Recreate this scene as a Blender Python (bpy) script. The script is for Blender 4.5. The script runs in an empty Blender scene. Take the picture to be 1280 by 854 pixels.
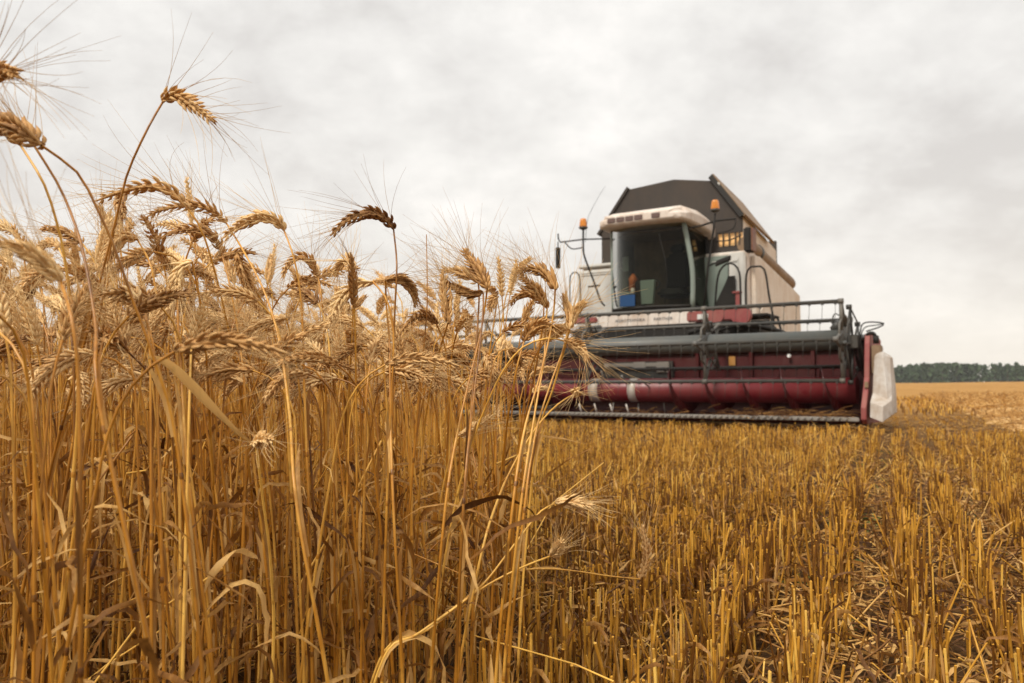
import bpy, bmesh, math, random
import numpy as np
from math import sin, cos, pi, radians
from mathutils import Vector, Matrix

SC = bpy.context.scene
COL = SC.collection
rng = np.random.default_rng(11)
random.seed(11)

# ------------------------------------------------------------------ camera
F_PX, CX, CY = 996.0, 640.0, 427.0
PITCH = math.atan(58 / 996.0)
CAM = np.array([0.0, 0.0, 0.5])
cam = bpy.data.cameras.new('camera')
cam.sensor_width = 36.0
cam.lens = 36.0 * F_PX / 1280.0
cam.clip_start = 0.05
cam.clip_end = 5000
cam.dof.use_dof = True
cam.dof.focus_distance = 1.08
cam.dof.aperture_fstop = 9.5
camo = bpy.data.objects.new('camera', cam)
COL.objects.link(camo)
camo.location = CAM
camo.rotation_euler = (radians(90) + PITCH, 0, 0)
SC.camera = camo

# ------------------------------------------------------------------ world: overcast
SUN_EL, SUN_AZ = radians(42), radians(-60)          # soft sun behind cloud, front-left
w = bpy.data.worlds.new("World")
SC.world = w
w.use_nodes = True
nt = w.node_tree
nt.nodes.clear()
def N(t, kind, **kw):
    n = t.nodes.new(kind)
    for k, v in kw.items(): setattr(n, k, v)
    return n
out = N(nt, 'ShaderNodeOutputWorld')
sky = N(nt, 'ShaderNodeTexSky', sky_type='NISHITA', sun_disc=False, sun_elevation=SUN_EL, sun_rotation=SUN_AZ)
bg1 = N(nt, 'ShaderNodeBackground'); bg1.inputs[1].default_value = 0.1
nt.links.new(sky.outputs[0], bg1.inputs[0])
tc = N(nt, 'ShaderNodeTexCoord')
sep = N(nt, 'ShaderNodeSeparateXYZ'); nt.links.new(tc.outputs['Generated'], sep.inputs[0])
def M(t, op, a, b=None, c=None, clamp=False):
    n = N(t, 'ShaderNodeMath', operation=op, use_clamp=clamp)
    for i, v in enumerate((a, b, c)):
        if v is None: continue
        if isinstance(v, (int, float)): n.inputs[i].default_value = v
        else: t.links.new(v, n.inputs[i])
    return n.outputs[0]
zc = M(nt, 'MAXIMUM', sep.outputs[2], 0.0)
den = M(nt, 'ADD', zc, 0.42)
u = M(nt, 'DIVIDE', sep.outputs[0], den); v = M(nt, 'DIVIDE', sep.outputs[1], den)
cmb = N(nt, 'ShaderNodeCombineXYZ'); nt.links.new(u, cmb.inputs[0]); nt.links.new(v, cmb.inputs[1])
n1 = N(nt, 'ShaderNodeTexNoise'); n1.inputs['Scale'].default_value = 1.25; n1.inputs['Detail'].default_value = 7; n1.inputs['Roughness'].default_value = 0.6
n1.inputs['Distortion'].default_value = 0.1
nt.links.new(cmb.outputs[0], n1.inputs['Vector'])
n2 = N(nt, 'ShaderNodeTexNoise'); n2.inputs['Scale'].default_value = 4.4; n2.inputs['Detail'].default_value = 7; n2.inputs['Roughness'].default_value = 0.58; n2.inputs['Distortion'].default_value = 0.1
nt.links.new(cmb.outputs[0], n2.inputs['Vector'])
mixn = M(nt, 'ADD', M(nt, 'MULTIPLY', n1.outputs[0], 0.60), M(nt, 'MULTIPLY', n2.outputs[0], 0.40))
cr = N(nt, 'ShaderNodeValToRGB'); nt.links.new(mixn, cr.inputs[0])
cr.color_ramp.elements[0].position = 0.40; cr.color_ramp.elements[0].color = (0.68, 0.655, 0.63, 1)
cr.color_ramp.elements[1].position = 0.60; cr.color_ramp.elements[1].color = (1.02, 0.99, 0.95, 1)
e = cr.color_ramp.elements.new(0.48); e.color = (0.82, 0.80, 0.77, 1)
e = cr.color_ramp.elements.new(0.535); e.color = (0.905, 0.885, 0.85, 1)
# warm brightening towards the horizon
hz = M(nt, 'POWER', M(nt, 'SUBTRACT', 1.0, zc), 7.0)
warm = N(nt, 'ShaderNodeMixRGB'); warm.inputs[2].default_value = (0.95, 0.855, 0.73, 1)
nt.links.new(M(nt, 'MULTIPLY', hz, 0.85), warm.inputs[0]); nt.links.new(cr.outputs[0], warm.inputs[1])
# overcast skies are brightest overhead
up = N(nt, 'ShaderNodeMapRange'); up.inputs[1].default_value = 0.5; up.inputs[2].default_value = 1.0
up.inputs[3].default_value = 1.0; up.inputs[4].default_value = 1.35
nt.links.new(zc, up.inputs[0])
bg2 = N(nt, 'ShaderNodeBackground')
nt.links.new(warm.outputs[0], bg2.inputs[0]); nt.links.new(up.outputs[0], bg2.inputs[1])
ms = N(nt, 'ShaderNodeMixShader'); ms.inputs[0].default_value = 0.96
nt.links.new(bg1.outputs[0], ms.inputs[1]); nt.links.new(bg2.outputs[0], ms.inputs[2])
nt.links.new(ms.outputs[0], out.inputs[0])

sl = bpy.data.lights.new('sun', 'SUN'); sl.energy = 2.9; sl.angle = radians(11); sl.color = (1.0, 0.93, 0.82)
so = bpy.data.objects.new('sun', sl); COL.objects.link(so)
sdir = Vector((-0.42, -0.52, 0.74)).normalized()
so.rotation_euler = sdir.to_track_quat('Z', 'Y').to_euler()
sky.sun_rotation = math.atan2(sdir.x, sdir.y); sky.sun_elevation = math.asin(sdir.z)

vs = SC.view_settings
vs.view_transform = 'Standard'; vs.look = 'None'; vs.exposure = 0.10; vs.gamma = 1.0; vs.use_curve_mapping = False
SC.render.engine = 'CYCLES'
SC.cycles.max_bounces = 6; SC.cycles.diffuse_bounces = 3; SC.cycles.transparent_max_bounces = 8
SC.cycles.use_denoising = True

# ------------------------------------------------------------------ helpers
def ray(x, y):
    Fw = np.array([0, cos(PITCH), sin(PITCH)]); Up = np.array([0, -sin(PITCH), cos(PITCH)])
    return Fw + np.array([1., 0, 0]) * (x - CX) / F_PX + Up * (CY - y) / F_PX
def at(x, y, Y):
    r = ray(x, y); return CAM + r * (Y / r[1])

def terrain(x, y):
    x = np.asarray(x, float); y = np.asarray(y, float)
    d = np.hypot(x, y)
    t = np.clip((d - 16) / 190, 0, 1); t = t * t * (3 - 2 * t)
    h = t * (1.1 + 1.1 * np.clip(x / np.maximum(d, 1), -0.3, 1))
    h = h + 0.10 * np.clip((d - 10) / 30, 0, 1) * np.sin(x * 0.13 + 1.0) * np.sin(y * 0.09)
    return h

def new_obj(name, me, parent=None):
    o = bpy.data.objects.new(name, me); COL.objects.link(o)
    if parent is not None: o.parent = parent
    return o
def tag(o, label=None, cat=None, group=None, kind=None):
    if label: o['label'] = label
    if cat: o['category'] = cat
    if group: o['group'] = group
    if kind: o['kind'] = kind
    return o
def empty(name, loc=(0, 0, 0), rz=0.0):
    o = bpy.data.objects.new(name, None); COL.objects.link(o)
    o.location = loc; o.rotation_euler = (0, 0, rz); o.empty_display_size = 0.05
    return o

class NB:
    """numpy mesh builder: quads only"""
    def __init__(s): s.v = []; s.f = []; s.m = []; s.t = []; s.n = 0
    def add(s, v, f, mat=0, tint=0.5):
        v = np.asarray(v, np.float32); f = np.asarray(f, np.int64)
        s.v.append(v); s.f.append(f + s.n)
        s.m.append(np.full(len(f), mat, np.int32) if np.isscalar(mat) else mat)
        s.t.append(np.full(len(v), tint, np.float32) if np.isscalar(tint) else tint)
        s.n += len(v)
    def arrays(s):
        return np.concatenate(s.v), np.concatenate(s.f), np.concatenate(s.m), np.concatenate(s.t)
    def mesh(s, name, mats, smooth=True):
        return mesh_from(name, *s.arrays(), mats, smooth)
def mesh_from(name, v, f, m, t, mats, smooth=True):
    me = bpy.data.meshes.new(name)
    me.vertices.add(len(v)); me.vertices.foreach_set('co', v.astype(np.float32).ravel())
    me.loops.add(f.size); me.loops.foreach_set('vertex_index', f.astype(np.int32).ravel())
    me.polygons.add(len(f)); me.polygons.foreach_set('loop_start', np.arange(0, f.size, 4, dtype=np.int32))
    me.polygons.foreach_set('material_index', m.astype(np.int32))
    me.polygons.foreach_set('use_smooth', np.full(len(f), smooth))
    a = me.attributes.new('tint', 'FLOAT', 'POINT'); a.data.foreach_set('value', t.astype(np.float32))
    for x in mats: me.materials.append(x)
    me.update(calc_edges=True)
    return me

def frames(P):
    P = np.asarray(P, float); T = np.gradient(P, axis=0); T /= np.linalg.norm(T, axis=1)[:, None] + 1e-12
    up = np.array([0, 0, 1.]) if abs(T[0][2]) < 0.9 else np.array([0.3, 1., 0])
    n = np.cross(T[0], up); n /= np.linalg.norm(n); Ns = []
    for t in T:
        n = n - t * (n @ t); n /= np.linalg.norm(n) + 1e-12; Ns.append(n.copy())
    Ns = np.array(Ns); return T, Ns, np.cross(T, Ns)
def tube(nb, P, r, k=6, mat=0, tint=0.5, flat=1.0, cap=False):
    P = np.asarray(P, float); n = len(P); r = np.broadcast_to(np.asarray(r, float), (n,))
    T, A, B = frames(P)
    ang = np.arange(k) * 2 * pi / k
    V = P[:, None, :] + r[:, None, None] * (np.cos(ang)[None, :, None] * A[:, None, :] + flat * np.sin(ang)[None, :, None] * B[:, None, :])
    idx = np.arange(n * k).reshape(n, k)
    a = idx[:-1]; b = idx[1:]
    Fq = np.stack([a, np.roll(a, -1, 1), np.roll(b, -1, 1), b], -1).reshape(-1, 4)
    if cap and k == 6:
        e = idx[-1]; Fq = np.vstack([Fq, [e[0], e[1], e[2], e[3]], [e[3], e[4], e[5], e[0]]])
        e = idx[0]; Fq = np.vstack([Fq, [e[3], e[2], e[1], e[0]], [e[0], e[5], e[4], e[3]]])
    if cap and k == 4:
        Fq = np.vstack([Fq, idx[-1], idx[0][::-1]])
    nb.add(V.reshape(-1, 3), Fq, mat, tint)
def ribbon(nb, P, wd, twist=0.0, tw0=0.0, mat=0, tint=0.5, side=None):
    P = np.asarray(P, float); n = len(P); wd = np.broadcast_to(np.asarray(wd, float), (n,))
    T, A, B = frames(P)
    if side is not None:
        A = side - T * (T @ side)[:, None]; A /= np.linalg.norm(A, axis=1)[:, None] + 1e-9; B = np.cross(T, A)
    a = tw0 + np.linspace(0, twist, n)
    S = np.cos(a)[:, None] * A + np.sin(a)[:, None] * B
    Nn = np.cross(T, S)
    L = P + S * wd[:, None] / 2; R_ = P - S * wd[:, None] / 2; C = P + Nn * wd[:, None] * 0.14
    V = np.stack([L, C, R_], 1).reshape(-1, 3); i = np.arange(n - 1) * 3
    Fq = np.concatenate([np.stack([i, i + 1, i + 4, i + 3], -1), np.stack([i + 1, i + 2, i + 5, i + 4], -1)])
    nb.add(V, Fq, mat, tint)
def spline(pts, n):
    """Catmull-Rom resampling to n points of equal arc spacing"""
    P = np.asarray(pts, float); Q = np.vstack([2 * P[0] - P[1], P, 2 * P[-1] - P[-2]]); o = []
    for i in range(1, len(Q) - 2):
        p0, p1, p2, p3 = Q[i - 1:i + 3]
        for t in np.linspace(0, 1, 12, endpoint=False):
            o.append(0.5 * ((2 * p1) + (-p0 + p2) * t + (2 * p0 - 5 * p1 + 4 * p2 - p3) * t * t + (-p0 + 3 * p1 - 3 * p2 + p3) * t ** 3))
    o.append(P[-1]); o = np.array(o)
    s = np.r_[0, np.cumsum(np.linalg.norm(np.diff(o, axis=0), axis=1))]
    q = np.linspace(0, s[-1], n)
    return np.stack([np.interp(q, s, o[:, k]) for k in range(3)], 1)

# ------------------------------------------------------------------ materials
def pmat(name, rough=0.6, metallic=0.0, spec=0.5):
    m = bpy.data.materials.new(name); m.use_nodes = True
    t = m.node_tree; b = t.nodes['Principled BSDF']
    b.inputs['Roughness'].default_value = rough; b.inputs['Metallic'].default_value = metallic
    b.inputs['Specular IOR Level'].default_value = spec
    return m, t, b
def mixc(t, fac, a, b, mode='MIX'):
    n = N(t, 'ShaderNodeMixRGB', blend_type=mode)
    for i, v in enumerate((fac, a, b)):
        if isinstance(v, (int, float)): n.inputs[i].default_value = v
        elif isinstance(v, tuple): n.inputs[i].default_value = (*v, 1)
        else: t.links.new(v, n.inputs[i])
    return n.outputs[0]
def noise(t, scale, detail=3, vec=None, rough=0.5):
    n = N(t, 'ShaderNodeTexNoise'); n.inputs['Scale'].default_value = scale; n.inputs['Detail'].default_value = detail
    n.inputs['Roughness'].default_value = rough
    if vec is not None: t.links.new(vec, n.inputs['Vector'])
    return n.outputs[0]
def ramp(t, fac, *stops):
    n = N(t, 'ShaderNodeValToRGB'); t.links.new(fac, n.inputs[0]); el = n.color_ramp.elements
    el[0].position, el[0].color = stops[0][0], (*stops[0][1], 1); el[1].position, el[1].color = stops[-1][0], (*stops[-1][1], 1)
    for p, c in stops[1:-1]:
        q = el.new(p); q.color = (*c, 1)
    return n.outputs[0]

def straw(name, dark, mid, light, rough=0.5, transl=0.0, fine=220, spec=0.35):
    m, t, b = pmat(name, rough, spec=spec)
    at_ = N(t, 'ShaderNodeAttribute', attribute_name='tint')
    oi = N(t, 'ShaderNodeObjectInfo')
    geo = N(t, 'ShaderNodeNewGeometry')
    val = M(t, 'ADD', at_.outputs['Fac'], M(t, 'MULTIPLY', M(t, 'SUBTRACT', oi.outputs['Random'], 0.5), 0.45))
    nz = noise(t, 9, 3, geo.outputs['Position'])
    val = M(t, 'ADD', val, M(t, 'MULTIPLY', M(t, 'SUBTRACT', nz, 0.5), 0.7))
    mp = N(t, 'ShaderNodeMapping'); mp.inputs['Scale'].default_value = (1, 1, 0.12); t.links.new(geo.outputs['Position'], mp.inputs[0])
    n3 = noise(t, fine, 2, mp.outputs[0])
    val = M(t, 'ADD', val, M(t, 'MULTIPLY', M(t, 'SUBTRACT', n3, 0.5), 0.5), clamp=True)
    c = ramp(t, val, (0.08, dark), (0.5, mid), (0.95, light))
    # grey weathering specks
    sp = noise(t, 60, 2, geo.outputs['Position'])
    c = mixc(t, M(t, 'MULTIPLY', M(t, 'SUBTRACT', sp, 0.60, clamp=True), 2.2, clamp=True), c, tuple(x * 0.45 for x in dark))
    t.links.new(c, b.inputs['Base Color'])
    if transl:
        tr = N(t, 'ShaderNodeBsdfTranslucent'); t.links.new(c, tr.inputs[0])
        mx = N(t, 'ShaderNodeMixShader'); mx.inputs[0].default_value = transl
        t.links.new(b.outputs[0], mx.inputs[1]); t.links.new(tr.outputs[0], mx.inputs[2])
        t.links.new(mx.outputs[0], t.nodes['Material Output'].inputs[0])
    return m
M_STEM = straw('wheat_stem', (0.10, 0.032, 0.004), (0.50, 0.205, 0.018), (0.86, 0.50, 0.10), 0.38, spec=0.5)
M_EAR = straw('wheat_ear', (0.16, 0.062, 0.016), (0.54, 0.29, 0.095), (0.88, 0.62, 0.30), 0.6, fine=500)
M_AWN = straw('wheat_awn', (0.24, 0.12, 0.04), (0.50, 0.29, 0.105), (0.80, 0.55, 0.26), 0.5)
M_LEAF = straw('dry_leaf', (0.09, 0.033, 0.007), (0.33, 0.145, 0.028), (0.76, 0.47, 0.16), 0.6, transl=0.3)
M_STUB = straw('stubble_straw', (0.13, 0.047, 0.006), (0.60, 0.29, 0.032), (0.90, 0.58, 0.13), 0.42, spec=0.45)
M_CUT = straw('cut_straw_end', (0.16, 0.07, 0.012), (0.55, 0.27, 0.04), (0.75, 0.46, 0.12), 0.9, spec=.05)
M_LIT = straw('straw_litter', (0.07, 0.026, 0.007), (0.26, 0.115, 0.025), (0.66, 0.38, 0.11), 0.65)
M_GREEN = straw('weed_green', (0.05, 0.08, 0.015), (0.11, 0.15, 0.03), (0.22, 0.24, 0.06), 0.6, transl=0.2)

# ------------------------------------------------------------------ ground
ROWA = radians(25.5)                     # drilling direction, clockwise from +Y
RD = np.array([sin(ROWA), cos(ROWA)]); RN = np.array([cos(ROWA), -sin(ROWA)])
def ground():
    xs = np.concatenate([-np.geomspace(1200, 12, 34), np.linspace(-11, 11, 70), np.geomspace(12, 1200, 34)])
    ys = np.concatenate([[-40, -20, -10, -4], np.linspace(-1, 24, 90), np.geomspace(25, 1500, 60)])
    Xg, Yg = np.meshgrid(xs, ys)
    Z = terrain(Xg, Yg)
    near = np.exp(-(np.hypot(Xg, Yg) / 14) ** 2)
    Z = Z + near * 0.012 * (np.sin(Xg * 9.1 + Yg * 3) * np.sin(Yg * 7.7 - Xg * 4))
    V = np.stack([Xg, Yg, Z], -1).reshape(-1, 3); idx = np.arange(len(V)).reshape(Xg.shape)
    Fq = np.stack([idx[:-1, :-1], idx[:-1, 1:], idx[1:, 1:], idx[1:, :-1]], -1).reshape(-1, 4)
    m, t, b = pmat('field_soil', 0.95, spec=0.1)
    geo = N(t, 'ShaderNodeNewGeometry')
    mp = N(t, 'ShaderNodeMapping'); mp.inputs['Rotation'].default_value = (0, 0, ROWA); mp.inputs['Scale'].default_value = (1, 0.16, 1)
    t.links.new(geo.outputs['Position'], mp.inputs[0])
    fine = noise(t, 26, 6, geo.outputs['Position'], 0.7); rows = noise(t, 3.2, 5, mp.outputs[0], 0.65); big = noise(t, 0.06, 3, geo.outputs['Position'])
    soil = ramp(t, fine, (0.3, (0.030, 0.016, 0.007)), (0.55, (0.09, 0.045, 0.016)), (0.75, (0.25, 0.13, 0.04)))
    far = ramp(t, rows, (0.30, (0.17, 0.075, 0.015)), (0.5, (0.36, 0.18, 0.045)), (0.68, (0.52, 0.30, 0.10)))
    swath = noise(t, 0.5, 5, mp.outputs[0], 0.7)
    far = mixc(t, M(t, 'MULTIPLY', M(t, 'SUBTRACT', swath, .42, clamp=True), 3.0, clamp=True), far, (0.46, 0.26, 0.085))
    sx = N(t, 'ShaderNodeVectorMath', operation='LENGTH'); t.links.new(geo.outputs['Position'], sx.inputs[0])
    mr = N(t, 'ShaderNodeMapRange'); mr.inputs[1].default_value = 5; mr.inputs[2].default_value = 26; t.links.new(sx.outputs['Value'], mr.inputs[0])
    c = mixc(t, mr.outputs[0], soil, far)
    t.links.new(c, b.inputs['Base Color'])
    bp = N(t, 'ShaderNodeBump'); bp.inputs['Strength'].default_value = 0.8; bp.inputs['Distance'].default_value = 0.03
    t.links.new(fine, bp.inputs['Height']); t.links.new(bp.outputs[0], b.inputs['Normal'])
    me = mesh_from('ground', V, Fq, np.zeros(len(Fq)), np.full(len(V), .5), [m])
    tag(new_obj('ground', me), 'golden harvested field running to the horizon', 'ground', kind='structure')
ground()

# ------------------------------------------------------------------ far wood
def treeline():
    nb = NB()
    D0 = 330.0
    x = -150.0
    while x < 360:
        x += rng.uniform(0.5, 1.1)
        y = D0 + rng.uniform(-9, 26) - 0.06 * (x - 150)
        z0 = float(terrain(x, y)) - 0.3
        # two kinds of crown: pointed conifer and rounded broadleaf
        big = np.sin(x * 0.11) * 0.9 + np.sin(x * 0.031 + 2) * 1.0
        H = rng.uniform(7.5, 8.7) + big * 0.4 + (x > 170) * 0.4
        con = rng.random() < 0.35
        n = 150
        hh = rng.uniform(0.0, 1, n)
        if con: rad = (1 - hh) * H * 0.24 + 0.3
        else: rad = np.sqrt(np.clip(1 - (hh * 1.6 - 0.6) ** 2, 0.04, 1)) * H * 0.30
        a = rng.uniform(0, 2 * pi, n); q = np.sqrt(rng.uniform(0.2, 1, n))
        c = np.stack([x + np.cos(a) * rad * q, y + np.sin(a) * rad * q, z0 + hh * H], -1)
        s = rng.uniform(0.45, 0.95, n)[:, None]
        d1 = rng.normal(size=(n, 3)); d1 /= np.linalg.norm(d1, axis=1)[:, None]
        d2 = np.cross(d1, rng.normal(size=(n, 3))); d2 /= np.linalg.norm(d2, axis=1)[:, None]
        V = np.stack([c - d1 * s, c + d2 * s * .7, c + d1 * s, c - d2 * s * .7], 1).reshape(-1, 3)
        nb.add(V, np.arange(n * 4).reshape(n, 4), 0, rng.uniform(0.1, 0.9))
        tube(nb, [(x, y, z0), (x, y, z0 + H * 0.9)], [0.18, 0.04], 4, 1, 0.5)
    m, t, b = pmat('far_foliage', 0.9, spec=0.1)
    a_ = N(t, 'ShaderNodeAttribute', attribute_name='tint'); 
    t.links.new(ramp(t, a_.outputs['Fac'], (0.1, (0.042, 0.068, 0.034)), (0.9, (0.066, 0.098, 0.046))), b.inputs['Base Color'])
    m2, t2, b2 = pmat('far_bark', 0.9); b2.inputs['Base Color'].default_value = (0.12, 0.09, 0.06, 1)
    o = new_obj('far_woodland', nb.mesh('far_woodland', [m, m2], False))
    tag(o, 'dark green strip of woodland along the horizon behind the field', 'woodland', kind='stuff')
treeline()

# ------------------------------------------------------------------ wheat: geometry of one stalk
def ear_geo(nb, P, size=1.0, awn=0.075, lod=2, tint=0.5, m_e=0, m_a=1, spread=1.0, r=None):
    """P: path from ear base to ear tip."""
    r = r or rng
    nsp = {3: 22, 2: 18, 1: 9, 0: 5}[lod]
    Q = spline(P, nsp + 2) if len(P) != nsp + 2 else np.asarray(P)
    T, A, B = frames(Q)
    roll = r.uniform(0, pi)
    tube(nb, Q, np.interp(np.linspace(0, 1, len(Q)), [0, .1, .8, 1], [.0012, .0034, .0028, .0008]) * size, 5, m_e, tint)
    for i in range(nsp):
        p = Q[i]; t = T[i]; fpos = i / (nsp - 1)
        ca, sa = cos(roll + fpos * 0.5), sin(roll + fpos * 0.5)
        sd = (A[i] * ca + B[i] * sa) * (1 if i % 2 else -1); nrm = np.cross(t, sd)
        prof = (0.72 + 0.5 * sin(pi * min(1, fpos * 1.15 + 0.1))) * size
        nf = {3: 3, 2: 3, 1: 1, 0: 1}[lod]
        for j in range(nf):
            off = (j - (nf - 1) / 2)
            if lod >= 2 and r.random() < .07: continue
            d = t * 1.0 + sd * (0.36 - 0.08 * abs(off)) + nrm * off * 0.50
            d = d + r.normal(0, 0.10, 3); d /= np.linalg.norm(d)
            L = (0.0118 if lod >= 2 else 0.0135) * prof * r.uniform(0.9, 1.12)
            rad = {3: 0.0022, 2: 0.0022, 1: 0.0040, 0: 0.0046}[lod] * prof
            b0 = p + sd * 0.0016 * prof + nrm * off * 0.0022 * prof
            if lod == 3: ss = np.array([0, .2, .45, .72, .92, 1.06]); rr = np.array([.35, .85, 1.0, .72, .3, .08])
            elif lod == 2: ss = np.array([0, .3, .7, 1.05]); rr = np.array([.4, 1.0, .75, .08])
            else: ss = np.array([0, .45, 1.1]); rr = np.array([.5, 1.0, .1])
            pts = b0 + d[None] * (L * ss)[:, None] + sd[None] * (L * 0.10 * np.sin(ss * pi))[:, None]
            tube(nb, pts, rad * rr, {3: 6, 2: 5, 1: 4, 0: 3}[lod], m_e, tint + r.uniform(-.16, .16), flat=0.8)
            # awn
            pa = {3: 0.66, 2: 0.48, 1: 0.7, 0: 0.4}[lod]
            if awn > 0 and r.random() < pa:
                AL = awn * r.uniform(0.65, 1.2) * (1.0 - 0.25 * fpos)
                dd = t * 1.0 + (d - t * (d @ t)) * 1.15 * spread + r.normal(0, 0.13, 3); dd /= np.linalg.norm(dd)
                k = {3: 6, 2: 5, 1: 3, 0: 3}[lod]
                s = np.linspace(0, 1, k)
                bend = r.normal(0, 0.13, 3) - t * 0.05
                q = pts[-1] + dd[None] * (AL * s)[:, None] + bend[None] * (AL * s ** 2)[:, None]
                ar = {3: 0.00028, 2: 0.00026, 1: 0.00036, 0: 0.0007}[lod]
                tube(nb, q, ar * np.linspace(1, 0.35, k), 3, m_a, tint + r.uniform(-.1, .3))

def stem_geo(nb, P, r_top=0.0011, r_mid=0.0015, r_low=0.0019, k=6, mat=0, tint=0.5, nodes=True, r=None):
    """P: from root to ear base"""
    r = r or rng
    P = np.asarray(P); n = len(P); s = np.linspace(0, 1, n)
    rad = np.interp(s, [0, 0.35, 0.36, 0.72, 0.73, 1], [r_low, r_low, r_mid * 1.1, r_mid, r_mid * .8, r_top])
    tt = np.full(n, tint) + np.interp(s, [0, .3, .32, .7, .74, 1], [-.05, .1, -.06, .12, .0, .05])
    tube(nb, P, rad, k, mat, np.repeat(tt, k))
    if nodes:
        for fr in (0.3 + r.uniform(-.04, .04), 0.6 + r.uniform(-.04, .04)):
            i = int(fr * (n - 1)); d = (P[min(i + 1, n - 1)] - P[i]); d /= np.linalg.norm(d) + 1e-9
            rr = rad[i]
            tube(nb, [P[i] - d * .003, P[i] - d * .0012, P[i] + d * .0012, P[i] + d * .003], [rr * 1.0, rr * 1.22, rr * 1.22, rr * 1.0], k, mat, tint - .22)

def sheath_geo(nb, P, i, j, rad, mat, tint, r):
    # dry sheath wrapped round the stem and peeling off at its top
    Q = np.asarray(P)[i:j]; n = len(Q)
    if n < 3: return
    a = r.uniform(0, 6.3); off = np.array([cos(a), sin(a), 0]) * rad
    k = np.linspace(0, 1, n)[:, None]
    ribbon(nb, Q + off * (1.0 + 3.0 * k ** 3), rad * np.interp(k[:, 0], [0, .7, 1], [2.6, 2.8, .6]), r.uniform(-.5, .5), a, mat, tint)
def leaf_geo(nb, p, az, L=0.16, wd=0.008, mat=0, tint=0.5, n=12, r=None, rise=0.9):
    r = r or rng
    th = r.uniform(0.3, rise); dth = r.uniform(0.12, 0.36) * 12 / n; daz = r.uniform(-.12, .12)
    pts = [np.array(p, float)]; a = az
    for i in range(n - 1):
        pts.append(pts[-1] + np.array([cos(a) * sin(th), sin(a) * sin(th), cos(th)]) * L / (n - 1))
        if i > 1: pts[-1] = pts[-1] + r.normal(0, .018 * L / .16 * .12, 3)
        th += dth * r.uniform(-.3, 2.3); a += daz + r.normal(0, .16)
        if th > 2.9: dth = r.uniform(-.1, .15); th = min(th, 3.0)
    wv = wd * r.uniform(.75, 1.15, n) * np.interp(np.linspace(0, 1, n), [0, .1, .4, .85, 1], [.45, .9, 1, .5, .08])
    ribbon(nb, pts, wv, r.uniform(-7, 7), r.uniform(0, 3), mat, tint)

def stalk_path(h, lean, az, bend, earL, r, n=26):
    """integrates direction; returns (stem path, ear path)"""
    Ls = h * 1.03; nn = n + 10
    Ltot = Ls + earL; ds = Ltot / (nn - 1)
    s0 = 1 - (earL + r.uniform(0.07, 0.14)) / Ltot
    p = np.zeros(3); P = [p.copy()]; wob = r.uniform(-.05, .05); wa = r.uniform(0, 6)
    for i in range(nn - 1):
        s = i / (nn - 1); q = min(1, max(0, (s - s0) / (1 - s0))); q = q * q * (3 - 2 * q)
        th = lean * (0.35 + 0.65 * s) + bend * q + wob * sin(s * 7 + wa); a = az
        p = p + ds * np.array([cos(a) * sin(th), sin(a) * sin(th), cos(th)]); P.append(p.copy())
    P = np.array(P); k = int(round(Ls / Ltot * (nn - 1)))
    return spline(P[:k + 1], n), P[k:]

# ------------------------------------------------------------------ where wheat grows
def edge_x(y):
    return np.interp(y, [0.3, 0.7, 1.0, 1.3, 1.7, 2.2, 40], [-0.24, -0.18, -0.07, 0.045, 0.04, -0.06, -5.3])

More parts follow.
